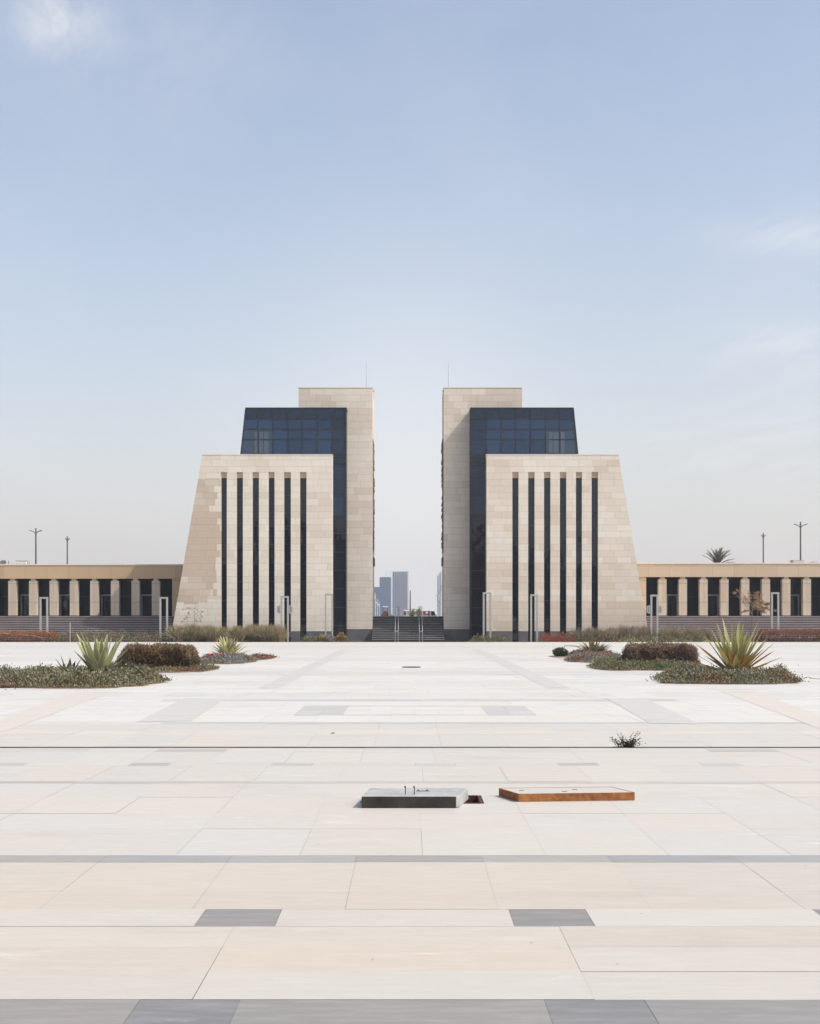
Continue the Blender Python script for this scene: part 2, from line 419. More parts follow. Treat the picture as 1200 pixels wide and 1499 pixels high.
# concrete cover
M['concrete'] = noisy('aged_concrete', (.33, .34, .345), (.50, .51, .51), 3, .85, bump=.5)
m, t, b = newmat('mossy_concrete', (.05, .05, .045), .9)
x, y, z, p = objco(t); f1 = noise(t, p, 5., 7., .65).ramp(.35, .68); f2 = noise(t, p, 22., 4., .7).ramp(.45, .75)
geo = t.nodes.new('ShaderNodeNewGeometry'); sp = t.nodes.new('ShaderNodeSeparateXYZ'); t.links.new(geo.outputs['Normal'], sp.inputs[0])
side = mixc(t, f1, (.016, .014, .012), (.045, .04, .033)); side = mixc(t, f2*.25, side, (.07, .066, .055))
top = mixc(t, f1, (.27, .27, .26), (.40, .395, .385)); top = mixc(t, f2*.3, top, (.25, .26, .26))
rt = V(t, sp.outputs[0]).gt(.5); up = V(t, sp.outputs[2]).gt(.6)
t.links.new(mixc(t, up.mx(rt), side, top), b.inputs['Base Color'])  # top and right faces coloured as sunlit, the rest mossy and shaded
M['cover'] = m
cb_ = MB(); cb_.vprism([(-.546, 15.83), (.545, 15.83), (.585, 15.86), (.725, 16.58), (.70, 16.62), (-.44, 16.62), (-.476, 16.58)], .002, .137)
e = empty('concrete_cover', (.07, 16.2, 0), 'thick grey concrete slab with dark weathered front edge and two small bolts on top', 'manhole cover')
o = cb_.build('slab', M['cover'], e, bevel=.008)
for bx in (-.04, .065):
    q = MB(); q.tube([(bx, 15.98, .13), (bx+.004, 15.98, .225)], .006, 8); q.tube([(bx+.004, 15.98, .222), (bx-.006, 15.98, .236)], .012, 8); q.build('bolt', M['darkmetal'], e)
q = MB(); q.tube([(.105, 16.3, .137), (.115, 16.3, .157), (.13, 16.3, .14), (.20, 16.3, .137), (.22, 16.3, .157), (.235, 16.3, .137)], .006, 6); q.tube([(.095, 16.3, .14), (.25, 16.3, .14)], .005, 6); q.build('lifting_handle', M['darkmetal'], e)
q = MB(); q.tube([(-.57, 16.1, .03), (-.545, 16.05, .05), (-.54, 16.0, .03)], .006, 6); q.build('lifting_handle', M['darkmetal'], e)

# rusty tray cover, leaning slightly
P1 = Vector((1.316, 16.36, 0)); P2 = Vector((2.73, 16.5, 0)); P3 = Vector((1.117, 16.92, 0)); P4 = P2+P3-P1
e = empty('steel_cover', ((P1+P4)/2), 'low rectangular cover with orange rusted steel sides and pale stone infill, lying on the paving', 'manhole cover')
def quadpts(k):   # inset outline
    c = (P1+P2+P3+P4)/4; out = []
    u = (P2-P1).normalized(); v = (P3-P1).normalized()
    return [P1+u*k+v*k, P2-u*k+v*k, P4-u*k-v*k, P3+u*k-v*k]
H = .098
o_, i_ = quadpts(0), quadpts(.012)
rb = MB()
for k in range(4):
    a, b2 = o_[k], o_[(k+1) % 4]; c, d = i_[k], i_[(k+1) % 4]
    for z0, z1, p_, q_ in ((.004, H, a, b2), (H, .004, c, d)):
        rb.poly([(p_.x, p_.y, z0), (q_.x, q_.y, z0), (q_.x, q_.y, z1), (p_.x, p_.y, z1)])
    rb.poly([(a.x, a.y, H), (b2.x, b2.y, H), (d.x, d.y, H), (c.x, c.y, H)])
rb.build('steel_rim', M['rust'], e)
ii = MB(); qq = quadpts(.0125); ii.vprism([(p.x, p.y) for p in qq], .006, H-.003, PALE); ii.build('stone_infill', M['paving'], e)
for (a, b3) in ((.12, .55), (.45, .3), (.6, .62)):
    c = P1+(P2-P1)*a+(P3-P1)*b3; q = MB(); q.vprism([(c.x-.03, c.y-.012), (c.x+.03, c.y-.008), (c.x+.028, c.y+.012), (c.x-.03, c.y+.01)], H-.003, H+.0015); q.build('lifting_slot', M['darkmetal'], e)

# far flush plate
x_, y_ = G(604, 977)
q = MB(); q.vprism([(x_+.42*math.cos(a)-.06, y_+.42*math.sin(a)) for a in np.linspace(0, 2*math.pi, 25)[:-1]], .0, .035)
tag(q.build('floor_hatch', M['darkmetal']), 'thin dark round hatch set in the pale plaza on the central axis', 'hatch')

# small litter
spots = [(14, 956), (8, 1010), (22, 1009), (487, 1074), (1145, 972), (1168, 974), (1186, 994), (904, 1413), (573, 1253), (938, 1339), (1179, 1269), (465, 1236), (545, 1407), (778, 1382)]
for i, (a, b4) in enumerate(spots):
    gx, gy = G(a, b4); s = .04 if b4 < 1080 else .007
    q = MB(); an = random.uniform(0, 3)
    q.poly([(gx-s*1.3, gy-s*.4, .006), (gx, gy-s*.7, .01+s*.2), (gx+s*1.4, gy+s*.1, .008), (gx+s*.1, gy+s*.6, .01+s*.5)])
    tag(q.build('dry_leaf', M['bark']), 'tiny dark dry leaf lying flat on the pale plaza paving', 'leaf', 'dry leaves scattered on the plaza')

# ------------------------------------------------------------------ towers
YF, YG, YS = 131., 132.6, 135.
def tower(side, D):
    mir = D['side']                      # -1 left, +1 right
    st = M['stone_l'] if mir < 0 else M['stone_r']; sl = M['slab'] if mir < 0 else M['slab_r']; pm = M['plinth'] if mir < 0 else M['plinth_r']
    e = empty('office_tower', (X(D['mid'], YF), YF, 0), D['label'], 'building', 'twin stone and glass gate towers')
    zt = Zp(666, YF); zs = Zp(691, YF); zl = Zp(699.4, YF); zp_ = Zp(924, YF)
    xo_b = X(D['out_b'], YF); xo_t = X(D['out_t'], YF); xi = X(D['in'], YF)
    def xo(z): return xo_b+(xo_t-xo_b)*z/zt
    w = MB()
    w.prism([(xo(zs), zs), (xo(zt-.0), zt), (xi, zt), (xi, zs)], YF, YF+.9)
    sx = [(X(a, YF), X(b, YF)) for a, b in D['slits']]
    if mir < 0: edges = [xo_b]+[v for s in sx for v in s]+[xi]
    else: edges = [xi]+[v for s in sx for v in s]+[xo_b]
    pls = []
    for k in range(0, len(edges), 2):
        a, b = edges[k], edges[k+1]
        if mir < 0 and k == 0: pts = [(xo(zp_), zp_), (b, zp_), (b, zs), (xo(zs), zs)]; pp = [(xo(-.2), -.2), (b, -.2), (b, zp_), (xo(zp_), zp_)]
        elif mir > 0 and k == len(edges)-2: pts = [(a, zp_), (xo(zp_), zp_), (xo(zs), zs), (a, zs)]; pp = [(a, -.2), (xo(-.2), -.2), (xo(zp_), zp_), (a, zp_)]
        else: pts = [(a, zp_), (b, zp_), (b, zs), (a, zs)]; pp = [(a, -.2), (b, -.2), (b, zp_), (a, zp_)]
        w.prism(pts, YF, YF+.9); pq = MB(); pq.prism(pp, YF+.025, YF+.875); pls.append(pq)
    w.prism([(xo(-.2), -.2), (xi, -.2), (xi, zt-.0), (xo(zt), zt)], YF+.9, YG+2.38)
    wo = w.build('front_wall', st, e)
    for pq in pls: pq.build('plinth', pm, wo)
    cp = MB(); cp.prism([(xo(zt)-(.04), zt), (xi+.04, zt), (xi+.04, zt+.07), (xo(zt)-.04, zt+.07)] if mir < 0 else [(xi-.04, zt), (xo(zt)+.04, zt), (xo(zt)+.04, zt+.07), (xi-.04, zt+.07)], YF-.03, YG-.02)
    cp.build('coping', M['cap'], wo)
    for a, b in sx:
        g_ = MB(); zz = [-.2]+[zl-(17.9*k*.1) for k in range(9, -1, -1)]
        zz = sorted(set([-.2, 2.1, 3.9, 5.7, 7.5, 9.3, 11.1, 12.3, 14., zl]))
        for k in range(len(zz)-1):
            dy = random.uniform(-.006, .006); dd = random.uniform(-.006, .006)
            g_.poly([(a, YF+.32+dy, zz[k]+.02), (b, YF+.32+dd, zz[k]+.02), (b, YF+.32+dd, zz[k+1]-.02), (a, YF+.32+dy, zz[k+1]-.02)])
        win = g_.build('window', M['slitglass'], e)
        f_ = MB()
        for k in range(1, len(zz)-1): f_.box(a, b, YF+.29, YF+.36, zz[k]-.03, zz[k]+.03)
        f_.box(a, a+.035, YF+.28, YF+.36, -.2, zl); f_.box(b-.035, b, YF+.28, YF+.36, -.2, zl)
        f_.build('frame', M['frame'], win)
        l_ = MB(); l_.box(a, b, YF+.22, YF+.5, zl, zs); l_.build('lintel', M['lintel'], win)
    # glass volume
    gt = Zp(598, YG); xg0 = X(D['g_t'], YG); xg1 = X(D['g_b'], YG); xgi = X(D['g_in'], YG)
    xstrip = xi+(.003 if mir < 0 else -.003); zb = zt+.001
    gl = MB(); gl.prism([(xg0, gt), (xgi, gt), (xgi, -.2), (xstrip, -.2), (xstrip, zb), (xg1, zb)], YG+.05, YG+2.38, (.6, .6, .6))
    # panes
    rows_ = [Zp(v, YG) for v in (598, 613.4, 628.6, 643.3, 665, 680.9, 699.4, 726.4, 753.7, 781, 808, 835, 862, 889, 916, 944)]
    cols_ = [X(v, YG) for v in D['cols']]
    def xslant(z): return xg0+(xg1-xg0)*(gt-z)/(gt-zb)
    mu = MB()
    for r in range(len(rows_)-1):
        z1, z0 = rows_[r], max(rows_[r+1], -.2)
        cc = cols_ if z0 > zt-.9 else cols_[-2:]
        if z0 < zb < z1: z0 = z0 if False else z0
        zz0 = max(z0, zb) if len(cc) > 2 else z0
        for k in range(len(cc)-1):
            a, b = cc[k], cc[k+1]
            a0 = a1 = a
            if k == 0 and len(cc) > 2: a0, a1 = xslant(zz0), xslant(z1)
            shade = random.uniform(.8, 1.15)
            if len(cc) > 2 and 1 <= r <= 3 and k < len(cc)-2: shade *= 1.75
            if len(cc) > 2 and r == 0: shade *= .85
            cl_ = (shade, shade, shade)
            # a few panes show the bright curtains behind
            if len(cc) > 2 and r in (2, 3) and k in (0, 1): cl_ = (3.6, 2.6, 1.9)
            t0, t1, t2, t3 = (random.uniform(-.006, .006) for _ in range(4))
            if z1 < 13.5: cl_ = (shade*.75, shade*.5, shade*.33)  # lower panes coloured darker and greyer, in place of missing sky reflection
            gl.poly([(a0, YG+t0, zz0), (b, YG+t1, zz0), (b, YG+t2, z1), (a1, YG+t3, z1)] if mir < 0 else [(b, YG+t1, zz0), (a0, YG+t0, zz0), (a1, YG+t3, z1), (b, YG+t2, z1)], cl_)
        lo = min(cc[0], cc[-1]); hi = max(cc[0], cc[-1])
        if len(cc) > 2:
            if mir < 0: lo = xslant(z1)
            else: hi = xslant(z1)
        mu.box(lo, hi, YG-.035, YG+.02, z1-.04, z1+.04)
    for k, cx_ in enumerate(cols_):
        if k == 0: mu.prism([(xslant(gt)-.05, gt), (xslant(gt)+.05, gt), (xslant(zb)+.05, zb), (xslant(zb)-.05, zb)], YG-.08, YG+.05); continue
        wd = .09 if k == len(cols_)-1 else .035
        zlow = -.2 if k >= len(cols_)-2 else zb
        mu.box(cx_-wd, cx_+wd*.3 if mir < 0 and wd > .05 else cx_+wd, YG-(.10 if wd > .05 else .045), YG+.02, zlow, gt)
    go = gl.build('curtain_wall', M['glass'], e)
    mu.build('mullions', M['frame'], go)
    for a_, b_ in D['blinds']:
        q = MB(); lo_, hi_ = sorted((X(a_, YG), X(b_, YG))); q.box(lo_, hi_, YG-.02, YG-.012, Zp(643.5, YG)+.05, Zp(632.5, YG)); q.box(lo_, hi_, YG-.02, YG-.012, Zp(663.5, YG), Zp(644.3, YG)-.03); q.build('blind', M['blind'], go)
    gc = MB(); lo, hi = sorted((xg0, xgi)); gc.box(lo-.03, hi+.03, YG-.06, YG+2.38, gt+.001, gt+.09); gc.build('roof_edge', M['frame'], go)
    # tall stone slab
    s0, s1 = X(D['s_out'], YS), X(D['s_in'], YS); lo, hi = min(s0, s1), max(s0, s1); stp = Zp(568, YS); zps = Zp(921, YS)
    sb = MB(); sb.box(lo, hi, YS, YS+7, zps, stp); so = sb.build('stone_slab', sl, e)
    q = MB(); q.box(lo, hi, YS+.03, YS+6.97, -.2, zps); q.build('plinth', pm, so)
    q = MB(); q.box(lo-.03, hi+.03, YS-.03, YS+7.03, stp, stp+.08); q.build('coping', M['cap'], so)
    # rear volume behind the glass
    rb = MB(); xin = lo if mir < 0 else hi; ztop = gt-.25
    rb.prism([(xo(-.2), -.2), (xin, -.2), (xin, zt-.05), (xo(zt), zt-.05)], YS, YS+7)
    rb.prism([(xg1, zt-.04), (xin, zt-.04), (xin, ztop), (xg0, ztop)], YS, YS+7)
    rb.build('rear_wall', st, e)
    # relief screen on the inner face
    sc_ = MB(); xf = s1; sgn = 1 if mir < 0 else -1
    zz = Zp(806, YS); ztp = Zp(640, YS)
    while zz < ztp:
        h = random.uniform(.06, .3); dpt = random.uniform(.01, .09)*(1 if mir < 0 else 1.6); lo2, hi2 = sorted((xf, xf+sgn*dpt))
        sc_.box(lo2, hi2, YS+1.2, YS+6., zz, zz+h); zz += h+random.choice((0., 0.02, .12))
    z2 = Zp(826, YS)
    while z2 < Zp(815, YS):
        lo2, hi2 = sorted((xf, xf+sgn*.12)); sc_.box(lo2, hi2, YS+1.2, YS+6., z2, z2+.1); z2 += .17
    sc_.build('relief_screen', M['bark'], so)
    # lightning rod and corner camera
    q = MB(); rx = X(D['rod'], YS); q.tube([(rx, YS+1, stp), (rx+(.03), YS+1, stp+2.7)], [.028, .012], 6); q.build('lightning_rod', M['metal'], so)
    cx_ = s1; q = MB(); q.tube([(cx_, YS+.1, stp-.35), (cx_+sgn*.12, YS+.1, stp-.32), (cx_+sgn*.2, YS-.05, stp-.15)], .03, 6); q.build('camera_bracket', M['metal'], so)
    return e
tower('l', dict(side=-1, mid=400, label='left twin gate tower, wedge of pale stone with slit windows and a browner left flank',
    out_b=249, out_t=296, slits=[(323.7, 331.9), (346.3, 355.4), (369.5, 378.9), (393, 401.8), (415.6, 425.6), (439, 448.5)],
    g_t=359.5, g_b=352, g_in=507, cols=[359.5, 378, 399.4, 421.4, 442.9, 464.6, 486, 507], s_out=437, s_in=545, blinds=[(372.5, 377.3), (379.5, 385), (386, 393)], rod=535.5, **{'in': 486}))
tower('r', dict(side=1, mid=800, label='right twin gate tower, even pale stone with slit windows and red flowers at its foot',
    out_b=951, out_t=905, slits=[(749.8, 758.9), (773, 782.4), (796.2, 805.6), (819.4, 828.8), (842.9, 851.7), (865.8, 875.2)],
    g_t=839, g_b=846, g_in=688.5, cols=[839, 819, 798.5, 776.5, 754.5, 733.5, 712, 688.5], s_out=764, s_in=649.5, blinds=[(803, 809), (810, 817.5), (820.5, 826)], rod=656.5, **{'in': 712}))

# ------------------------------------------------------------------ stairs and terrace
NST = 14; HT = 2.41; Y0, Y1 = 132.0, 138.4
def stairs(x0, x1, label, grey=False):
    e = empty('staircase', ((x0+x1)/2, Y0, 0), label, 'steps', 'dark granite steps up to the terrace')
    s = MB(); n = MB(); tr = (Y1-Y0)/NST; rh = HT/NST
    for k in range(NST):
        s.box(x0, x1, Y0+k*tr, Y1+.3, k*rh-(.2 if k == 0 else 0), (k+1)*rh-.062)
        n.box(x0, x1, Y0+k*tr-.035, Y0+(k+1)*tr-.002, (k+1)*rh-.062, (k+1)*rh)
    s.build('risers', M['stair_g'] if grey else M['stair'], e); n.build('treads', M['nosing_g'] if grey else M['nosing'], e, bevel=.008)
    return e
stairs(-60, -22.95, 'wide dark steps left of the towers, behind the left verge')
stairs(X(545, 135)+.01, X(649.5, 135)-.01, 'narrow dark grey flight of steps in the gap between the twin towers', True)
stairs(23.2, 60, 'wide dark steps right of the towers, behind the dry tree')
tb = MB(); tb.box(-60, 60, Y1+.3, 166, -.2, HT-.001); struct(tb.build('terrace', M['terrace']))

# central handrails
for pxs, lb in (((578.2, 582.6), 'left of two slim double handrails on the steps between the towers'), ((613.6, 618.2), 'right of two slim double handrails on the steps between the towers')):
    xa, xb = X(pxs[0], Y0), X(pxs[1], Y0)
    e = empty('handrail', ((xa+xb)/2, Y0, 0), lb, 'handrail', 'handrails on the middle steps')
    q = MB(); za, zb2 = .92, HT+.95
    for x_ in (xa, xb): q.tube([(x_, Y0-.4, za), (x_, Y1+.4, zb2)], .032, 8)
    for y_, z_ in ((Y0-.4, za), (Y1+.4, zb2)): q.tube([(xa, y_, z_), (xb, y_, z_)], .032, 8)
    q.build('rail', M['metal'], e)
    for x_ in (xa, xb):
        for y_, z0, z1 in ((Y0-.4, -.15, za), (Y0+2.2, .9, 1.79), ((Y0+Y1)/2+1.2, 1.7, 2.6), (Y1+.4, HT, zb2)):
            q = MB(); q.tube([(x_, y_, z0), (x_, y_, z1)], .026, 8); q.build('post', M['metal'], e)

# ------------------------------------------------------------------ porticoes
YP = 140.
def portico(mir, cols, ftop, fbot, x_in, x_out, doors, label, fm):
    e = empty('colonnade', ((x_in+x_out)/2, YP, HT), label, 'building', 'low stone colonnades beside the towers')
    z1, z0 = Zp(ftop, YP), Zp(fbot, YP); lo, hi = min(x_in, x_out), max(x_in, x_out)
    q = MB(); q.box(lo, hi, YP-.05, YP+1.2, z0, z1); fo = q.build('fascia', fm, e)
    q = MB(); q.box(lo, hi, YP-.09, YP+1.4, z1, z1+.12); q.build('coping', M['cap'], fo)
    q = MB(); q.box(lo, hi, YP+1.2, YP+9, z1-.6, z1-.1); q.build('roof', M['terrace'], e)
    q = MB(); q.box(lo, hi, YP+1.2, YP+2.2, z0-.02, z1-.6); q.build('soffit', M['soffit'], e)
    xs = [X(c, YP) for c in cols]
    for c in xs:
        if abs(c) > 55: continue
        q = MB(); q.box(c-.41, c+.41, YP+.04, YP+.75, HT+.08, z0-.22); q.box(c-.24, c+.24, YP+.06, YP+.7, z0-.22, z0); co = q.build('column', M['column'], e)
        q = MB(); q.box(c+.02*mir-.025, c+.02*mir+.025, YP+.035, YP+.06, HT+.08, z0-.22); q.build('groove', M['lintel'], co)
        q = MB(); q.box(c-.37, c+.37, YP+.08, YP+.72, HT, HT+.08); q.build('base', M['soffit'], co)
    # end pier
    pe = X(251.8, YP) if mir < 0 else X(945.7, YP); a, b = sorted((pe, x_in))
    q = MB(); q.box(a, b, YP+.03, YP+.9, HT, z0); q.build('end_pier', fm, e)
    # glazing set back
    g_ = MB(); xx = lo
    while xx < hi:
        dy = random.uniform(-.01, .01)
        g_.poly([(xx, YP+1.9+dy, HT), (min(xx+1.05, hi), YP+1.9-dy, HT), (min(xx+1.05, hi), YP+1.9-dy, z0), (xx, YP+1.9+dy, z0)]); xx += 1.05
    go = g_.build('glazing', M['portglass'], e)
    q = MB(); q.box(lo, hi, YP+1.86, YP+1.9, HT+2.05, HT+2.1); q.build('transom', M['frame'], go)
    for i, (da, db) in enumerate(doors):
        a, b = X(da, YP+1.7), X(db, YP+1.7); zt = Zp(870, YP+1.7)
        q = MB(); q.box(a, b, YP+1.72, YP+1.82, zt-.16, zt); q.box(a, a+.16, YP+1.72, YP+1.82, HT, zt-.16); q.box(b-.16, b, YP+1.72, YP+1.82, HT, zt-.16)
        d = q.build('door', M['doorframe'], e)
        q = MB(); q.poly([(a+.16, YP+1.8, HT), (b-.16, YP+1.8, HT), (b-.16, YP+1.8, zt-.16), (a+.16, YP+1.8, zt-.16)]); q.build('pane', M['slitglass'], d)
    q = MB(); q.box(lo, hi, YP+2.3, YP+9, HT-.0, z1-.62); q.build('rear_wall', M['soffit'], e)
    return e
lc = [17.7-30.1*k for k in range(1, 6)]+[17.7, 48.2, 78.2, 107.8, 137.6, 167.9, 198, 227.8]
rc = [969.7, 999.7, 1030, 1060.5, 1090.9, 1121.3, 1151, 1181.2]+[1181.2+30.1*k for k in range(1, 6)]
el = portico(-1, lc, 827.5, 847, X(275, YP), -60, [(30, 46), (87.5, 105), (147.5, 165), (206, 226), (270-300, 286-300)], 'left low colonnade of tan stone piers in front of dark glass, darker fascia', M['fascia'])
er = portico(1, rc, 825.5, 844.5, 22.95, 60, [(975, 992), (1034, 1052), (1095, 1110), (1154, 1170)], 'right low colonnade of sand stone piers in front of dark glass, lighter fascia', M['fascia_r'])
# small pale blue boxes on one door
q = MB(); 
for a, b, c, d in ((93, 95, 880, 888), (95.5, 98.5, 881.5, 890), (94, 97, 878, 881)): q.box(X(a, 141.7), X(b, 141.7), 141.69, 141.70, Zp(d, 141.7), Zp(c, 141.7))
q.build('notice', newmat('blue_notice', (.10, .14, .19), .6)[0], el)

# roof equipment
def unit(px0, px1, y0, y1, Y, zroof, lb, flip=1):
    a, b = X(px0, Y), X(px1, Y); zt = Zp(y0, Y)
    e = empty('rooftop_unit', ((a+b)/2, Y, zroof), lb, 'air conditioner', 'rooftop air conditioners')
    q = MB(); q.box(a, b, Y, Y+1.2, zroof+.25, zt-.05); q.build('casing', M['white'], e, bevel=.03)
    q = MB()
    n = 8; 
    for k in range(n): xx = a+(b-a)*(k+.3)/n; q.box(xx, xx+.05, Y-.015, Y, zroof+.28, zroof+.5)
    q.build('grille', M['bark'], e)
    q = MB(); q.box(a-.05, b+.05, Y-.05, Y+1.25, zt-.05, zt); q.build('lid', M['lintel'], e)
    q = MB(); s = b if flip > 0 else a; q.box(s-.04, s+.08, Y+.1, Y+1.0, zroof, zt+.02); q.build('side_duct', M['metal'], e)
    q = MB(); q.box(a+.1, b-.1, Y+.1, Y+1.1, zroof, zroof+.25); q.build('feet', M['darkmetal'], e)
unit(23.5, 39, 820.5, 827, 145., Zp(827.5, 140)-.1, 'white slatted air conditioner on the left colonnade roof')
unit(1161, 1177, 820, 825.5, 145., Zp(825.5, 140)-.1, 'white slatted air conditioner on the right colonnade roof', -1)
# dish and dome at the edges
zr = Zp(827.5, 140)-.1
e = empty('satellite_dish', (X(4, 145), 145, zr), 'small grey satellite dish tilted on the far left of the roof', 'satellite dish')
q = MB(); c0 = Vector((X(4, 145), 145, zr+.5)); rings = []
for r_ in (.0, .15, .3, .42): rings.append([c0+Vector((r_*math.cos(a), -.25*(r_/.42)**2+.1, r_*math.sin(a)*.8+.3*r_*math.cos(a))) for a in np.linspace(0, 2*math.pi, 17)[:-1]])
for k in range(3):
    for j in range(16): q.poly([rings[k][j], rings[k][(j+1) % 16], rings[k+1][(j+1) % 16], rings[k+1][j]])
q.build('dish', M['metal'], e)
q = MB(); q.tube([(c0.x, 145.1, zr), (c0.x, 145.1, zr+.5)], .04); q.tube([(c0.x+.5, 145.1, zr), (c0.x+.62, 145, zr+.75)], .03); q.build('mount', M['darkmetal'], e)
q = MB(); cx_, cz = X(1197, 145), Zp(825.5, 140)-.1
rings = [[(cx_+1.0*math.cos(a)*math.cos(el_), 146+1.0*math.sin(a)*math.cos(el_), cz+.55*math.sin(el_)+.1) for a in np.linspace(0, 2*math.pi, 17)[:-1]] for el_ in (0, .4, .8, 1.2, 1.5)]
for k in range(4):
    for j in range(16): q.poly([rings[k][j], rings[k][(j+1) % 16], rings[k+1][(j+1) % 16], rings[k+1][j]])
q.tube([(cx_, 146, cz), (cx_, 146, cz+.15)], 1.02, 16)
tag(q.build('roof_dome', M['metal'], smooth=False), 'low grey dome vent on the far right of the roof', 'roof vent')

# ------------------------------------------------------------------ hoop posts
def hoop(pa, pb, top, Y, label, horns=False, th=.17):
    xa, xb = X(pa, Y), X(pb, Y); zt = Zp(top, Y)
    e = empty('hoop_post', ((xa+xb)/2, Y, -.15), label, 'light post', 'grey metal hoop posts along the verge')
    for x_ in (xa+th/2, xb-th/2):
        q = MB(); q.box(x_-th/2, x_+th/2, Y, Y+.17, -.15, zt-.16); q.build('post', M['metal'], e, bevel=.01)
    q = MB(); q.box(xa, xb, Y-.01, Y+.18, zt-.16, zt); q.build('crossbar', M['metal'], e, bevel=.01)
    if horns:
        z0, z1 = Zp(899, Y), Zp(886, Y)
        for s, xe in ((-1, xa), (1, xb)):
            q = MB(); q.prism([(xe+s*.03, z0+.02), (xe+s*.26, z0+.1), (xe+s*.34, z0+.2), (xe+s*.34, z1-.12), (xe+s*.26, z1-.05), (xe+s*.03, z1)], Y+.03, Y+.14)
            h = q.build('side_lamp', M['metal'], e)
            q = MB(); q.prism([(xe+s*.10, z0+.14), (xe+s*.24, z0+.2), (xe+s*.24, z1-.16), (xe+s*.10, z1-.12)], Y+.02, Y+.031); q.build('lens', M['doorframe'], h)
YH = 128.
hoop(57.5, 70, 874, YH, 'leftmost grey hoop post, in front of the left steps')
hoop(233, 245.5, 874, YH, 'grey hoop post beside the left edge of the left tower')
hoop(410.5, 422.5, 872.5, YH, 'grey hoop post with two side lamps in front of the left tower windows', True)
hoop(475.5, 487, 869, YH, 'grey hoop post at the inner corner of the left tower front, without side lamps', False, .13)
hoop(706.5, 719, 867, YH, 'grey hoop post at the inner corner of the right tower front')
hoop(776, 787.5, 870, YH, 'grey hoop post standing before the second slit window of the right tower')
hoop(952, 963.5, 870.5, YH, 'grey hoop post with two side lamps at the right edge of the right tower', True)
hoop(1128.5, 1140.5, 867, YH, 'grey hoop post in front of the right steps, beside the dry tree')
q = MB(); xx = X(102.5, 127); q.tube([(xx, 127, -.15), (xx, 127, Zp(911, 127))], .045, 8); tag(q.build('marker_post', M['metal']), 'slim short grey post in the left verge, in front of the left steps', 'post')
q = MB(); q.tube([(X(-20, 127.2), 127.2, Zp(926.2, 127.2)), (X(8, 127.2), 127.2, Zp(927, 127.2)), (X(25, 127.2), 127.2, Zp(929, 127.2)), (X(50, 127.2), 127.2, Zp(930.5, 127.2)), (X(62, 127.2), 127.2, Zp(934, 127.2)), (X(64, 127.2), 127.2, -.1)], .035, 6)
tag(q.build('white_pipe', M['white']), 'thin white pipe bending over the orange hedge at far left', 'pipe')

# ------------------------------------------------------------------ street lamps
def lamp(px, py, Y, zg, kind, label, mat=None, r=.11):
    x_ = X(px, Y); zt = Zp(py, Y); mat = mat or M['lampmetal']; k = Y/200.
    e = empty('street_lamp', (x_, Y, zg), label, 'street lamp', 'street lamps beyond the buildings')
    q = MB(); q.tube([(x_, Y, zg), (x_, Y, zt)], [r*1.25*k, r*.8*k], 8); q.build('pole', mat, e)
    if kind == 'double': arms = [(-.95, -.15, .35), (.85, -.2, .25)]
    elif kind == 'wing': arms = [(-.9, -.3, .1), (.95, -.3, .12)]
    elif kind == 'short': arms = [(-.28, -.5, -.1), (.32, -.6, -.05)]
    else: arms = [(kind*1.6, -.1, .35)]
    for ax_, z_a, z_b in arms:
        q = MB(); q.tube([(x_, Y, zt-.9*k), (x_+ax_*.3*k, Y, zt-.55*k), (x_+ax_*.6*k, Y, zt-.45*k)], [.07*k, .06*k, .05*k], 6); a_ = q.build('arm', mat, e)
        q = MB(); w = ax_*.45*k; xs = x_+ax_*.58*k; zz = zt-.47*k
        q.prism([(xs, zz-.04*k), (xs, zz+.08*k), (xs+w, zz+.20*k), (xs+w, zz+.11*k)], Y-.16*k, Y+.16*k); q.build('lamp_head', mat, a_)
    return e
lamp(52.5, 773, 190, 1.4, 'double', 'tall two-armed street lamp rising above the left colonnade roof', r=.13)
lamp(98.5, 785, 200, 1.4, 'short', 'slim street lamp with tight short arms above the left colonnade roof')
lamp(1117, 780, 200, 1.4, 'short', 'slim street lamp with short arms right of the palm above the right roof')
lamp(1171.5, 764, 190, 1.4, 'wing', 'tallest street lamp with two winged arms at the far right above the roof', r=.13)
pl_ = 'slim white street light before the blue tower, '
lamp(549.2, 868, 420, 1.4, -.22, pl_+'nearest to the stone slab', M['palemetal'], .06)
lamp(552.3, 877, 520, 1.4, -.22, pl_+'middle of three', M['palemetal'], .05)
lamp(555.2, 880, 620, 1.4, -.22, pl_+'shortest of three', M['palemetal'], .04)
lamp(641.5, 868, 420, 1.4, -.22, 'taller slim street light with a left arm beside the right stone slab', M['metal'], .05)
lamp(643.5, 874, 500, 1.4, -.22, 'shorter slim street light with a left arm beside the right stone slab', M['metal'], .05)
q = MB(); xx = X(600.3, 180); q.tube([(xx, 180, 1.4), (xx, 180, Zp(864.5, 180))], [.09, .065], 8)
tag(q.build('flag_pole', M['darkmetal']), 'plain dark pole without a flag standing behind the steps between the towers', 'pole')

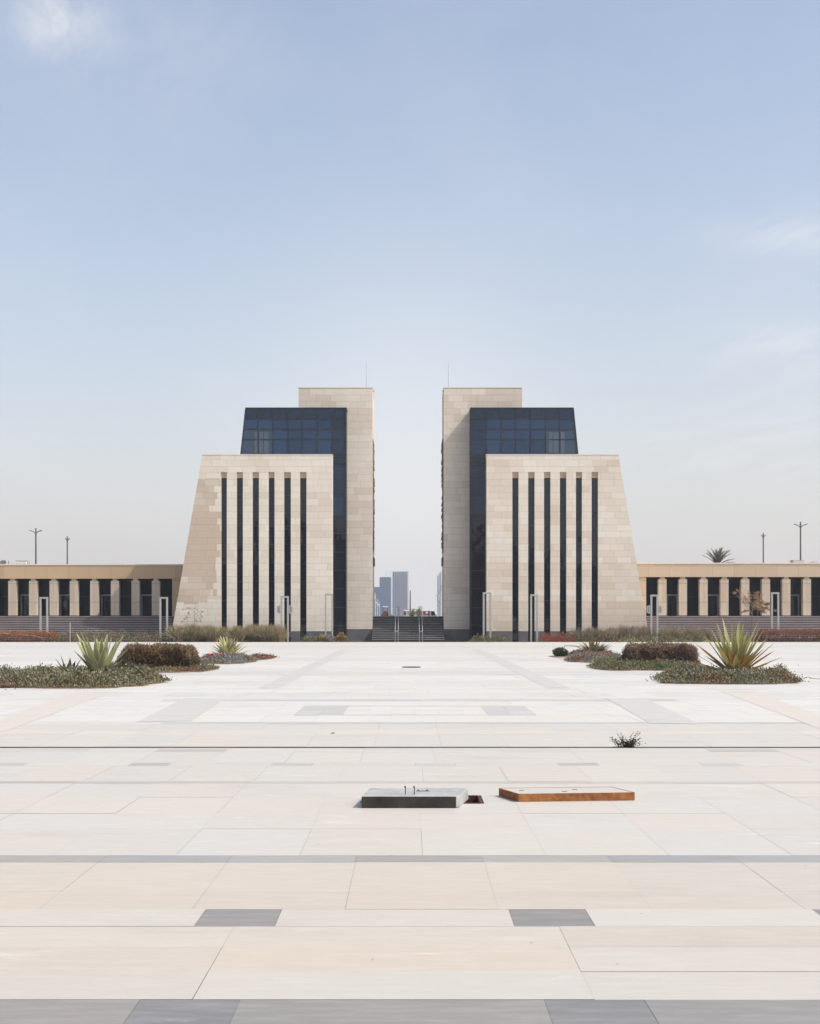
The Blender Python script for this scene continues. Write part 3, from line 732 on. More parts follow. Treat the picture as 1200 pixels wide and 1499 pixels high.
# ------------------------------------------------------------------ far towers in the gap
YD = 1200.
def dx(px): return X(px, YD)
e = empty('distant_tower', (dx(560), YD, 1.4), 'hazy blue stepped high-rise seen in the gap on the left', 'building', 'distant high-rises seen in the gap')
q = MB(); q.box(dx(541), dx(555.4), YD, YD+18, 1.4, Zp(859.3, YD)); q.build('lower_wing', M['blueglass'], e)
q = MB(); q.box(dx(555.4)+.01, dx(572), YD, YD+18, 1.4, Zp(846, YD)); q.build('main_block', M['blueglass'], e)
q = MB(); q.box(dx(556), dx(571.7), YD+1, YD+17, Zp(846, YD), Zp(844.8, YD)); q.build('roof_edge', M['stripe_dark'], e)
for a in (565, 570.5):
    q = MB(); q.tube([(dx(a), YD+5, Zp(845, YD)), (dx(a), YD+5, Zp(837, YD))], .25, 5); q.tube([(dx(a-1.2), YD+5, Zp(838.5, YD)), (dx(a+1), YD+5, Zp(838, YD))], .15, 4); q.build('mast', M['palemetal'], e)
e = empty('distant_tower', (dx(585), YD+10, 1.4), 'hazy white high-rise with dark vertical stripes in the middle of the gap', 'building', 'distant high-rises seen in the gap')
q = MB(); q.box(dx(572.6), dx(597.6), YD+12, YD+30, 1.4, Zp(835, YD)); q.build('wall', M['stripe_light'], e)
q = MB()
for k in range(7):
    a = 575.6+2.98*k; q.box(dx(a), dx(a+1.3), YD+11.6, YD+12, 1.4, Zp(836, YD))
q.build('window_bands', M['stripe_dark'], e)
q = MB(); q.box(dx(596.4), dx(597.9), YD+11.5, YD+12, 1.4, Zp(835, YD)); q.build('corner_fin', M['palemetal'], e)
e = empty('distant_tower', (dx(646), YD+5, 1.4), 'pale hazy high-rise with slanted top partly hidden by the right stone slab', 'building', 'distant high-rises seen in the gap')
q = MB(); q.prism([(dx(640.5), 1.4), (dx(656), 1.4), (dx(656), Zp(830, YD)), (dx(646), Zp(834, YD)), (dx(640.5), Zp(841, YD))], YD+5, YD+25); q.build('wall', M['stripe_light'], e)
q = MB()
for a, tp in ((641.0, 843), (644.2, 838), (648.2, 840)): q.box(dx(a), dx(a+.7), YD+4.6, YD+5, 1.4, Zp(tp, YD))
for a, b2 in ((642, 866), (645.5, 858), (646.5, 862)): q.box(dx(a), dx(a+1.5), YD+4.5, YD+5, Zp(b2+.8, YD), Zp(b2, YD))
q.build('window_bands', M['stripe_dark'], e)

# ------------------------------------------------------------------ vehicles in the gap
def wheel(e, x, y, z, r):
    q = MB(); q.tube([(x, y-.1, z), (x, y+.1, z)], r, 18); w = q.build('wheel', M['tyre'], e)
    q = MB(); q.tube([(x, y-.115, z), (x, y-.1, z)], r*.55, 14); q.build('rim', M['palemetal'], w)
YV = 240.; zg = 1.4; x0, x1 = X(589, YV), X(643.5, YV); zt = Zp(893, YV)
e = empty('minibus', ((x0+x1)/2, YV, zg), 'white minibus behind the steps in the gap, windscreen sloping to the right', 'minibus')
q = MB(); q.prism([(x0, zg+.35), (x0+.05, zt-.2), (x0+.3, zt), (x1-1.15, zt), (x1-.15, zt-1.15), (x1, zt-1.3), (x1, zg+.35)], YV, YV+1.9); q.build('body', M['white'], e, bevel=.06)
wins = [(590.3, 594.8, M['redbrown']), (596, 606, M['carglass']), (607, 617, M['carglass']), (619, 627.2, M['red']), (629, 636.5, M['carglass'])]
for a, b, m_ in wins:
    q = MB(); q.box(X(a, YV), X(b, YV), YV-.02, YV, zt-.95, zt-.17); wo = q.build('window', m_, e)
q = MB(); q.prism([(x1-1.5, zt-.2), (x1-1.12, zt-.2), (x1-.35, zt-1.0), (x1-1.5, zt-1.0)], YV-.02, YV); q.build('window', M['carglass'], e)
q = MB(); q.box(X(627.2, YV), X(628.6, YV), YV-.03, YV, zg+.4, zt-.1); q.build('door_pillar', M['black'], e)
q = MB(); q.box(x0+.4, X(616, YV), YV+.3, YV+1.5, zt, zt+.12); q.build('roof_rack', M['bark'], e)
q = MB(); q.box(X(623, YV), X(626, YV), YV-.03, YV-.02, zt-.6, zt-.3); q.build('sticker', M['white'], e)
for wx in (x0+1.1, x1-1.2): wheel(e, wx, YV+.05, zg+.34, .34)
YV = 175.; x0, x1 = X(557.5, YV), X(578, YV); zt = Zp(889, YV)
e = empty('small_cart', ((x0+x1)/2, YV, zg), 'small reddish cart with a white canopy behind the steps at the left of the gap', 'cart')
q = MB(); q.box(X(559.8, YV), X(568, YV), YV, YV+1.2, zt, zt+.14); q.build('canopy', M['white'], e, bevel=.03)
q = MB()
for a in (560.5, 567.2):
    for y_ in (YV+.1, YV+1.1): q.tube([(X(a, YV), y_, zt), (X(a, YV), y_, zg+.9)], .03, 6)
q.build('canopy_frame', M['darkmetal'], e)
z3 = Zp(894, YV)
q = MB(); q.prism([(x0, zg+.3), (x0+.05, z3-.5), (x0+.45, z3), (X(567, YV), z3), (X(568.5, YV), z3-.25), (x1-.1, z3-.7), (x1, zg+.3)], YV+.05, YV+1.15); q.build('body', M['redbrown'], e, bevel=.04)
q = MB(); q.prism([(X(567.3, YV), z3-.12), (X(570, YV), z3-.05), (x1-.3, z3-.65), (X(569, YV), z3-.72)], YV-.02, YV+.04); q.build('windscreen', M['carglass'], e)
for wx in (x0+.35, x1-.4): wheel(e, wx, YV+.1, zg+.3, .3)

# ------------------------------------------------------------------ agaves
def agave(name, label, cx, cy, zb, specs, cat='agave', green=(.20, .235, .095), edge=(.52, .50, .27), grp=None, w0=.13, dry=()):
    e = empty(name, (cx, cy, zb), label, cat, grp)
    lv = MB(); dr = MB()
    nseg = 12
    def blade(q, az, tilt, L, w, curve, g, ed, tipc=None):
        dirh = Vector((math.cos(az), math.sin(az), 0)); side = Vector((-math.sin(az), math.cos(az), 0))
        base = Vector((cx, cy, zb))+dirh*.09; i0 = len(q.v); p = base.copy(); th = tilt
        tw = random.uniform(-.25, .25)
        for k in range(nseg+1):
            u = k/nseg; th = tilt+curve*u*u
            d = dirh*math.sin(th)+Vector((0, 0, 1))*math.cos(th); nrm = dirh*math.cos(th)*-1+Vector((0, 0, 1))*math.sin(th)
            ww = w*(.62+.9*u-.0*u) if u < .35 else w*(.935)*(1-((u-.35)/.65)**1.7)
            ww = max(ww, .002); sd = (side*math.cos(tw*u)+nrm*math.sin(tw*u))
            for s_ in (-1, -.72, 0, .72, 1):
                pos = p+sd*s_*ww*.5+nrm*abs(s_)*ww*.22
                c = ed if abs(s_) > .9 else g
                if u > .94: c = (.12, .06, .03)
                elif tipc is not None: c = lerp(c, tipc, min(1, max(0, (u-.25)*1.8)))
                c = lerp(c, (.32, .22, .09), max(0, .2-u)*2.)
                q.v.append(tuple(pos)); q.c.append(c)
            p = p+d*(L/nseg)
        for k in range(nseg):
            for j in range(4): a = i0+k*5+j; q.f.append((a, a+1, a+6, a+5))
    for s in specs:
        az, tilt, L, w, curve = s[:5]
        k = random.uniform(.8, 1.2); g = (green[0]*k, green[1]*k, green[2]*k*random.uniform(.8, 1.2))
        blade(lv, az, tilt, L, w, curve, g, tuple(c*random.uniform(.85, 1.1) for c in edge), s[5] if len(s) > 5 else None)
    lv.build('leaves', M['agave'], e, smooth=True)
    if dry:
        for s in dry: blade(dr, *s[:5], (.20, .10, .045), (.30, .18, .08), None)
        dr.build('dry_leaves', M['agave'], e, smooth=True)
    return e
# big left agave: tall upright leaves
cx, cy = X(146, 46.5), 46.5
zb = .12
sp = []
def pt(px, py, Y=None): return px, py
def aimed(cx, cy, zb, tipx, tipy, back, w, curve=.1, tip=None):   # leaf whose tip is at a pixel of the photograph's layout
    dxx = X(tipx, cy)-cx; dz = Zp(tipy, cy)-zb; dyy = back
    h = math.hypot(dxx, dyy); L = math.hypot(h, dz)*(1.03)
    tilt = math.atan2(h, dz)-curve*.45
    s = (math.atan2(dyy, dxx), max(tilt, .02), L*1.04, w*1.65, curve)
    return s+(tip,) if tip else s
for tx, ty, bk, w in ((112, 929, .3, .20), (124, 926, -.25, .22), (110, 942, .5, .18), (137, 937, .55, .2), (141, 928, -.1, .2), (152, 930, .35, .19), (144, 945, -.45, .24), (166, 936, .3, .21), (174, 943, -.3, .24), (173, 932, .6, .18), (178, 956, .1, .17), (180, 966, -.2, .15),
                   (119, 938, .3, .18), (131, 931, -.2, .2), (147, 934, .1, .2), (159, 933, .1, .2), (169, 939, .1, .2), (181, 950, .3, .17), (117, 955, -.35, .2), (133, 948, -.5, .22), (158, 950, -.55, .21), (128, 960, -.4, .16), (168, 968, -.5, .16)):
    sp.append(aimed(cx, cy, zb, tx, ty, bk, w, random.uniform(.0, .14)))
agave('agave', 'large upright pale green agave with broad cream-edged leaves in the near left bed', cx, cy, zb, sp, green=(.34, .34, .175), edge=(.64, .59, .37),
      dry=[aimed(cx, cy, zb, a, b, c, .12, .3) for a, b, c in ((150, 985, -.5), (135, 984, -.4), (165, 976, -.3), (125, 978, -.4), (158, 990, -.6))])
c2x = X(101, 46.8)
agave('agave', 'small dull brown-green agave left of the large upright one', c2x, 46.8, .12,
      [aimed(c2x, 46.8, .12, a, b, c, w, .1) for a, b, c, w in ((84, 966, .1, .13), (93, 960, -.1, .12), (100, 965, .2, .12), (110, 969, -.2, .13), (88, 973, -.3, .12), (104, 972, -.4, .13), (113, 966, .2, .13), (96, 975, -.3, .12))], green=(.19, .17, .10), edge=(.40, .34, .22))
c3x = X(168, 46.2)
agave('agave', 'low dark green agave right of the large upright one with a rusty base', c3x, 46.2, .1,
      [aimed(c3x, 46.2, .1, a, b, c, w, .2) for a, b, c, w in ((183, 973, .1, .13), (178, 970, -.2, .14), (187, 968, .3, .12), (160, 977, -.4, .14), (176, 982, -.5, .12))], green=(.12, .14, .06), edge=(.3, .3, .15), dry=[aimed(c3x, 46.2, .1, a, b, -.3, .2, .3) for a, b in ((158, 978), (165, 976), (172, 979))])
# big right agave: many spiky leaves
cx, cy = X(1076, 48.2), 48.2; zb = .15; sp = []
outer = [(1018, 944), (1036, 929), (1047, 914), (1041, 922), (1058, 916), (1065, 907), (1071, 913), (1077, 914), (1083, 909), (1091, 914), (1102, 911), (1107, 919), (1112, 923), (1119, 940), (1123, 943), (1124, 954), (1098, 925), (1088, 918), (1053, 921), (1117, 934)]
for i, (tx, ty) in enumerate(outer): sp.append(aimed(cx, cy, zb, tx, ty, random.uniform(-.5, .6), random.uniform(.10, .15), random.uniform(-.02, .1), (.42, .20, .05) if i in (0, 14, 15) else None))
for tx, ty, tc in ((1012, 968, 1), (1024, 950, 1), (1063, 952, 1), (1080, 960, 1), (1065, 968, 1), (1131, 963, 0), (1118, 955, 1), (1112, 972, 1), (1105, 951, 1), (1095, 945, 0), (1050, 940, 0), (1060, 935, 0), (1085, 938, 0), (1074, 945, 0), (1100, 938, 0), (1132, 978, 0), (1020, 975, 0), (1045, 950, 0), (1030, 960, 1), (1092, 955, 1), (1072, 932, 0), (1081, 930, 0), (1067, 925, 0), (1090, 932, 0), (1056, 945, 0), (1097, 955, 0), (1070, 958, 0), (1086, 948, 0), (1040, 940, 0), (1110, 945, 0)):
    sp.append(aimed(cx, cy, zb, tx, ty, random.uniform(-.75, -.3), random.uniform(.13, .19), random.uniform(.0, .12), (.46, .20, .045) if tc else None))
agave('agave', 'largest agave, spiky yellow-green with orange-tinged lower leaves in the near right bed', cx, cy, zb, sp, green=(.36, .335, .13), edge=(.60, .53, .27),
      dry=[aimed(cx, cy, zb, 1016, 953, .3, .05, .0)])
# small left agave (third bed)
def small_agave(px, base_y, Y, n, spread, hgt, label, zb=.08, **kw):
    cx = X(px, Y); s = []
    for i in range(n):
        f = (i+.5)/n; tx = px+(f-.5)*2*spread*random.uniform(.85, 1.1); ty = base_y-hgt*math.sqrt(max(.05, 1-abs(f*2-1)**1.6))*random.uniform(.72, 1.05)
        s.append(aimed(cx, Y, zb, tx, ty, random.uniform(-.7, .7), random.uniform(.10, .16), random.uniform(.0, .25)))
    for i in range(n//2):
        s.append(aimed(cx, Y, zb, px+random.uniform(-.8, .8)*spread, base_y-hgt*random.uniform(.3, .65), random.uniform(-.9, -.3), random.uniform(.12, .17), random.uniform(.1, .35)))
    return agave('agave', label, cx, Y, zb, s, **kw)
small_agave(334, 962, 72., 22, 30, 34, 'small pale agave in the far left bed above red flowers', green=(.38, .35, .17), edge=(.6, .55, .33))
small_agave(868, 957, 78., 24, 27, 22, 'small grey-brown agave in the far right bed next to a bent pipe', green=(.20, .17, .10), edge=(.36, .32, .2))
small_agave(604, 905, 160., 11, 7, 16, 'leftmost of two small spiky plants at the top of the middle steps', zb=HT, green=(.2, .2, .08))
small_agave(613, 905, 160., 11, 7, 18, 'rightmost of two small spiky plants at the top of the middle steps', zb=HT, green=(.14, .17, .07))


# ------------------------------------------------------------------ planting
def inside(px, py, pts):
    n = len(pts); c = np.zeros(len(px), bool); j = n-1
    for i in range(n):
        xi, yi = pts[i]; xj, yj = pts[j]
        c ^= ((yi > py) != (yj > py)) & (px < (xj-xi)*(py-yi)/(yj-yi+1e-9)+xi); j = i
    return c
def edge_dist(px, py, pts):
    d = np.full(len(px), 1e9); n = len(pts)
    for i in range(n):
        a = np.array(pts[i]); b = np.array(pts[(i+1) % n]); ab = b-a; L2 = ab@ab
        t = np.clip(((px-a[0])*ab[0]+(py-a[1])*ab[1])/L2, 0, 1)
        d = np.minimum(d, np.hypot(px-a[0]-t*ab[0], py-a[1]-t*ab[1]))
    return d
def rounded(x0, x1, y0, y1, n=56, rough=.16, sk=0.):
    out = []; ph = [random.uniform(0, 6.28) for _ in range(4)]
    for k in range(n):
        a = 2*math.pi*k/n; c, s = math.cos(a), math.sin(a); wob = 1+.045*math.sin(3*a+ph[0])+.04*math.sin(5*a+ph[1])+.03*math.sin(9*a+ph[2])
        ex = 2/3.4
        x = (x0+x1)/2+(x1-x0)/2*math.copysign(abs(c)**ex, c)*(1+random.uniform(-rough, rough)*.3)*wob; y = (y0+y1)/2+(y1-y0)/2*math.copysign(abs(s)**ex, s)*(1+random.uniform(-rough, rough)*.6)*wob
        out.append((x+sk*(y-(y0+y1)/2), y))
    return out
def cover(name, label, pts, hmax, n, zones, size=(.05, .09), cat='ground cover', upb=.7, z0=.02, seed=1, wmul=.45):
    xs = [p[0] for p in pts]; ys = [p[1] for p in pts]
    px = rng.uniform(min(xs), max(xs), n*2); py = rng.uniform(min(ys), max(ys), n*2)
    ok = inside(px, py, pts); px, py = px[ok][:n], py[ok][:n]; n = len(px)
    ed = edge_dist(px, py, pts); hh = hmax*np.clip(ed/.45, 0.1, 1)*(.75+.5*vnoise(px, py, 2.2, seed)+.35*vnoise(px, py, 6., seed+2))
    hh = np.maximum(hh, .03); u = rng.uniform(0, 1, n)**.45; z = z0+hh*u
    keep = (vnoise(px, py, 5., seed+5) > -.75) | (rng.uniform(size=n) < .4)
    px, py, z = px[keep], py[keep], z[keep]; n = len(px)
    sp_ = np.where(rng.uniform(size=n) < .12, .17, .04); px = px+rng.normal(size=n)*sp_; py = py+rng.normal(size=n)*sp_; z = z+np.where(rng.uniform(size=n) < .05, rng.uniform(0, .12, n), 0)
    d = rng.normal(size=(n, 3))*.8; d[:, 2] = np.abs(d[:, 2])*.5+upb
    zn = vnoise(px, py, 1.1, seed+9)+rng.normal(size=n)*.25
    col = np.zeros((n, 3))
    idx = np.clip(((zn+1.1)/2.2*len(zones)).astype(int), 0, len(zones)-1)
    for k, zc in enumerate(zones):
        s = idx == k; col[s] = pal(s.sum(), zc)
    L = Leaves(); L.add(np.stack([px, py, z], 1), d, rng.uniform(*size, n), rng.uniform(*size, n)*wmul, col)
    o = L.build(name); tag(o, label, cat, kind='stuff'); return o
def soil(name, pts, h=.03):
    q = MB(); c = (sum(p[0] for p in pts)/len(pts), sum(p[1] for p in pts)/len(pts))
    inn = [(c[0]+(p[0]-c[0])*.8, c[1]+(p[1]-c[1])*.8, h) for p in pts]
    n = len(pts)
    for k in range(n):
        a, b = pts[k], pts[(k+1) % n]; q.poly([(*a, .003), (*b, .003), inn[(k+1) % n], inn[k]])
    q.poly(inn); return struct(q.build('soil', M['soil']))
GG = [(.19, .19, .085), (.235, .225, .115), (.09, .09, .045), (.32, .30, .19), (.20, .145, .09)]
GR = [(.27, .26, .18), (.33, .31, .23), (.13, .125, .085)]
OL = [(.16, .16, .08), (.22, .20, .11), (.10, .10, .05)]
RB = [(.26, .11, .07), (.20, .09, .055), (.33, .17, .11)]
BR = [(.25, .17, .11), (.18, .12, .08), (.32, .23, .15)]
RED = [(.50, .035, .04), (.42, .03, .05), (.6, .08, .07)]
def flowers(label, spots, col, size=.09, name='flower', grp=None):
    for i, (fx, fy, fz) in enumerate(spots):
        q = MB(); n = 7; c = Vector((fx, fy, fz))
        for k in range(n):
            a = 2*math.pi*k/n; d = Vector((math.cos(a), math.sin(a)*.7, .35)); sd = Vector((-math.sin(a), math.cos(a), 0))
            q.poly([c, c+d*size*.5+sd*size*.2, c+d*size, c+d*size*.5-sd*size*.2], tuple(v*random.uniform(.85, 1.1) for v in col))
        q.tube([c-Vector((0, 0, fz-.02)), c], .006, 4, (.1, .15, .05))
        tag(q.build(name, M['leaf']), label if isinstance(label, str) else label[i], 'flower', grp)

# near left bed
bp = rounded(X(-60, 43.5), X(211, 43.5), 42.9, 49.2, sk=.02)
soil('soil', bp); cover('ground_cover', 'low grey-green leafy mat round the near left agaves, reddish at its left end', bp, .44, 32000, [GG, GR, GG, OL], (.06, .12), seed=2)
bpr = rounded(X(-60, 43)-.3, X(28, 43), 42.8, 45.4)
cover('ground_cover', 'reddish brown low succulent mat at the far left front of the near left bed', bpr, .26, 7000, [RB, RB, BR], (.05, .10), seed=4, z0=.06)
# near right bed
bp = rounded(X(974, 45.8), X(1180, 45.8), 45.5, 50.2, sk=.02)
soil('soil', bp); cover('ground_cover', 'low dark green leafy mat round the largest agave on the right', bp, .38, 28000, [BR, GG, GR, GG], (.06, .11), seed=7)
cover('ground_cover', 'brown red creeping mat at the right end behind the largest agave', rounded(X(1120, 49), X(1166, 49), 48.4, 50.3), .42, 5000, [RB, BR], (.05, .09), seed=17)
# second beds with hedges
def hedge(label, px0, px1, Y0_, Y1_, top, z0, n, cols, loose=0., size=(.05, .1), name='hedge', cat='hedge', bot=0., stem=True):
    Ym = (Y0_+Y1_)/2; a, b = X(px0, Y0_), X(px1, Y0_); h = Zp(top, Y0_)-z0
    e = empty(name, ((a+b)/2, Ym, z0), label, cat)
    u = rng.uniform(0, 1, (n, 3)); f = rng.integers(0, 5, n)
    inw = rng.uniform(0, 1, n)**2*.3
    m0 = f == 0; m1 = f == 1; m2 = (f == 2) | (f == 4)
    x = a+(b-a)*u[:, 0]; y = Y0_+(Y1_-Y0_)*u[:, 1]; z = h*u[:, 2]
    y[m0] = Y0_+inw[m0]; x[m1] = np.where(u[m1, 1] < .5, a+inw[m1], b-inw[m1]); z[m2] = h-inw[m2]
    # round corners and add lumps
    lump = .12*vnoise(x*1.1+z*2, y*1.3, 2.0, 3+px0)+.08*vnoise(x+z, y-z, 6., 5)
    cx = (a+b)/2; k = np.abs((x-cx)/((b-a)/2)); x = cx+(x-cx)*(1-.10*(z/h)**3+.05*np.sin(z*5+y*3)); z = z*(1-.08*k**6)+lump*(z/h)
    y = y-lump*.8+rng.normal(size=n)*.035; x = x+rng.normal(size=n)*.035; z = np.maximum(z+rng.normal(size=n)*.04, .0)
    d = np.stack([(x-cx)*.3, (y-Ym)*.5, z*.6+.2], 1)+rng.normal(size=(n, 3))*.8
    t = z/h; c = pal(n, cols[0]); low = pal(n, cols[1]); s = (t+rng.normal(size=n)*.15) < .45; c[s] = low[s]  # lower leaves take a darker palette, shade put into their colour
    L = Leaves(); L.add(np.stack([x, y, z+z0], 1), d, rng.uniform(*size, n), rng.uniform(*size, n)*.42, c)
    if loose:
        m = int(n*loose); xx = rng.uniform(a+.2, b-.2, m); sel = vnoise(xx, xx*.3, 2.0, 8) > .1; xx = xx[sel]; m = len(xx)
        hh = .6*rng.uniform(0, 1, m)**1.5*np.clip(vnoise(xx, xx*.3, 2., 8), .1, 1)
        L.add(np.stack([xx+rng.normal(size=m)*.05, rng.uniform(Y0_+.3, Y1_-.2, m), z0+h+hh-.05], 1), rng.normal(size=(m, 3))+[0, 0, .8], rng.uniform(.06, .13, m), rng.uniform(.02, .05, m), pal(m, cols[0]+[(.08, .10, .05), (.12, .11, .06)]))
    L.build('foliage', None, e)
    if stem:
        q = MB()
        for k in range(int((b-a)/.22)):
            xx = a+.15+k*.22; yy = random.uniform(Y0_+.2, Y1_-.2)
            q.tube([(xx, yy, z0), (xx+random.uniform(-.1, .1), yy-.05, z0+h*.8)], [.015, .007], 4)
        q.build('stems', M['bark'], e)
    return e
bp = rounded(X(158, 56), X(303, 56), 55.2, 60.5, sk=.02); soil('soil', bp)
cover('ground_cover', 'thin green and rusty mat at the foot of the left brown hedge', bp, .17, 12000, [OL, GG, RB], (.06, .10), seed=11)
DKB = [(.28, .175, .10), (.35, .23, .14), (.21, .14, .085), (.15, .13, .07)]; DKL = [(.11, .075, .05), (.16, .11, .07), (.09, .085, .05)]
hedge('left clipped hedge of reddish brown leaves with loose dark sprigs on top', 175.5, 277, 56.6, 58.6, 949, .12, 42000, (DKB, DKL), loose=.16, size=(.06, .13))
bp = rounded(X(876, 58), X(1034, 58), 57.1, 62.5, sk=-.02); soil('soil', bp)
cover('ground_cover', 'green leafy mat spilling in front of the right brown hedge', bp, .33, 20000, [GG, GG, [(.11, .17, .08), (.15, .20, .10)]], (.07, .12), seed=13)
hedge('right clipped hedge of purplish brown twiggy leaves with a taller left end', 919, 1024, 59.3, 61.3, 947.5, .15, 42000, ([(.28, .195, .14), (.35, .26, .19), (.21, .14, .10)], [(.15, .10, .075), (.2, .135, .10)]), loose=.06, size=(.06, .12))
# third beds
bp = rounded(X(277, 66), X(362, 66), 65.6, 71, sk=.02); soil('soil', bp)
cover('ground_cover', 'silvery grey and red mat in front of the small left agave', bp, .33, 13000, [RB, GR, [(.28, .31, .32), (.2, .23, .24)], GG], (.06, .11), seed=21)
bp = rounded(X(355, 73), X(396, 73), 72.2, 76.5); soil('soil', bp)
cover('ground_cover', 'flat green patch right of the small left agave', bp, .16, 5000, [OL, RB, GG], (.06, .11), seed=23)
bp = rounded(X(838, 68), X(922, 68), 67.4, 73, sk=-.02); soil('soil', bp)
cover('ground_cover', 'grey and red flowering mat left of the right brown hedge', bp, .36, 13000, [BR, GR, [(.27, .27, .28), (.2, .2, .2)], RB], (.06, .11), seed=25)
bp = rounded(X(836, 77), X(908, 77), 76.2, 81); soil('soil', bp)
cover('ground_cover', 'brown mat round the small right agave', bp, .32, 8000, [BR, OL, RB], (.06, .11), seed=27)
def bush(label, px, Y, wpx, top, z0, n, cols, name='bush', size=(.05, .1)):
    cx = X(px, Y); r = wpx*Y/F/2; h = Zp(top, Y)-z0
    e = empty(name, (cx, Y, z0), label, 'shrub')
    v = rng.normal(size=(n, 3)); v /= np.linalg.norm(v, axis=1, keepdims=True); rr = rng.uniform(0, 1, n)**.4
    lum = 1+.22*vnoise(v[:, 0]*3, v[:, 2]*3+v[:, 1]*2, 1.6, px)
    p = v*rr[:, None]*lum[:, None]*[r, r, h*.55]; p[:, 2] = np.maximum(p[:, 2]+h*.48, .02)
    L = Leaves(); L.add(p+[cx, Y, z0], v*.6+rng.normal(size=(n, 3))*.6+[0, 0, .4], rng.uniform(*size, n), rng.uniform(*size, n)*.5, pal(n, cols)); L.build('foliage', None, e)
    q = MB()
    for k in range(5):
        a = random.uniform(0, 6.28); q.tube([(cx, Y, z0-.02), (cx+math.cos(a)*r*.5, Y+math.sin(a)*r*.5, z0+h*.6)], [.02, .008], 5)
    q.build('stems', M['bark'], e); return e
bush('small round dark green bush at the left end of the far right bed', 820, 78, 21, 949, .02, 4500, [(.08, .10, .05), (.13, .14, .08), (.06, .07, .04)])
q = MB(); soil('soil', rounded(X(808, 77), X(840, 77), 76, 80))
# sparse red flower heads
for (x0, x1, y, z) in ((296, 330, 66.5, .3), (870, 900, 68.3, .3)):
    L = Leaves(); n = 150; cxs = rng.uniform(X(x0, y), X(x1, y), 9); k = rng.integers(0, 9, n)
    p = np.stack([cxs[k]+rng.normal(size=n)*.22, rng.uniform(y, y+1.8, 9)[k]+rng.normal(size=n)*.2, z+rng.uniform(-.08, .1, n)], 1)
    L.add(p, rng.normal(size=(n, 3))+[0, 0, .8], .1, .06, pal(n, RED))
    tag(L.build('red_flowers'), ('scarlet flower heads in front of the small agave of the left bed' if x0 < 500 else 'scarlet flower heads beside the left end of the right brown hedge'), 'flowers', kind='stuff')
flowers(['single orange flower at the foot of the right brown hedge'], [(X(963, 58.5), 58.5, .42)], (.75, .28, .02), .13)
flowers(['yellow flower in front of the largest agave', ], [(X(1036, 46.3), 46.3, .32)], (.75, .5, .03), .09)
flowers(['red flower at the left end of the near right bed'], [(X(982, 47.), 47., .42)], (.6, .04, .03), .10)
flowers(['orange flower at the foot of the large upright agave', 'yellow flower beside the small dull agave on the left', 'white flower on the green mat left of the upright agave'], [(X(144, 45.), 45., .42), (X(85, 45.6), 45.6, .5), (X(70, 44.2), 44.2, .36)], (.8, .42, .03), .12)
# hoses and pipes
def hose(label, pts, r=.022, name='irrigation_hose', mat='black', cat='hose'):
    V_ = [Vector(p) for p in pts]; out = []
    for k in range(len(V_)-1):
        p0, p1, p2, p3 = V_[max(k-1, 0)], V_[k], V_[k+1], V_[min(k+2, len(V_)-1)]
        for t in (0, .2, .4, .6, .8):
            out.append(.5*((2*p1)+(p2-p0)*t+(2*p0-5*p1+4*p2-p3)*t*t+(3*p1-p0-3*p2+p3)*t**3))
    out.append(V_[-1]); q = MB(); q.tube(out, r, 6); tag(q.build(name, M[mat], smooth=True), label, cat)
def at(px, py, Y): return (X(px, Y), Y, Zp(py, Y))
hose('dark irrigation hose arching over the mat right of the upright agave', [at(150, 985, 45.5), at(158, 979, 45.4), at(172, 975, 45.3), at(188, 975, 45.2), at(202, 980, 45.1), at(212, 990, 45.)])
hose('dark irrigation hose looping at the right end of the left brown hedge', [at(276, 966, 56.5), at(286, 969, 56.2), at(293, 974, 56), at(297, 983, 55.9)], .02)
hose('thin dark hose end bending up at the near right bed', [at(996, 973, 46.6), at(1003, 979, 46.4), at(1008, 983, 46.3), at(1009, 997, 46.2)], .018)
hose('bent thin metal pipe above the small dark bush in the far right bed', [at(825.5, 953, 77.5), at(825.7, 948, 77.5), at(827, 945.3, 77.5), at(838, 945.3, 77.5), at(849, 946, 77.5)], .03, 'bent_pipe', 'metal', 'pipe')
hose('short dark wire curling from the right end of the near right bed', [at(1176, 993, 47), at(1182, 991, 47.2), at(1190, 993, 47.4), at(1202, 994, 47.8)], .01, 'cable', 'black', 'cable')

# weed in the expansion joint
wx, wy = G(917, 1094.5)
e = empty('weed', (wx, 23.27, -.02), 'small dark weed growing from the joint across the plaza', 'weed')
q = MB(); L = Leaves(); pos = []; dirs = []
for k in range(46):
    tx = random.uniform(-.30, .30); hgt = random.uniform(.07, .16)+(.14 if random.random() < .35 and abs(tx) > .1 else 0)+.02*random.random()
    p0 = Vector((wx+tx*.45, 23.27, -.02)); p1 = Vector((wx+tx, 23.27+random.uniform(-.12, .12), hgt)); pm = (p0+p1)/2+Vector((-tx*.15, 0, .02))
    q.tube([p0, pm, p1], [.004, .003, .0018], 4)
    for j in range(9):
        u = random.uniform(.25, 1.03); b0 = p0.lerp(pm, u*2) if u < .5 else pm.lerp(p1, (u-.5)*2); pos.append(tuple(b0)); dirs.append((random.gauss(0, 1), random.gauss(0, 1), random.gauss(.5, .6)))
for k in range(420):
    pos.append((wx+random.gauss(.02, .10), 23.27+random.gauss(0, .04), abs(random.gauss(0, .05)))); dirs.append((random.gauss(0, 1), random.gauss(0, 1), random.gauss(.4, .6)))
n = len(pos); L.add(np.array(pos), np.array(dirs), rng.uniform(.018, .036, n), rng.uniform(.012, .022, n), pal(n, [(.05, .06, .03), (.08, .06, .04), (.04, .045, .025)]))
q.build('stems', M['darkmetal'], e); L.build('leaves', None, e)
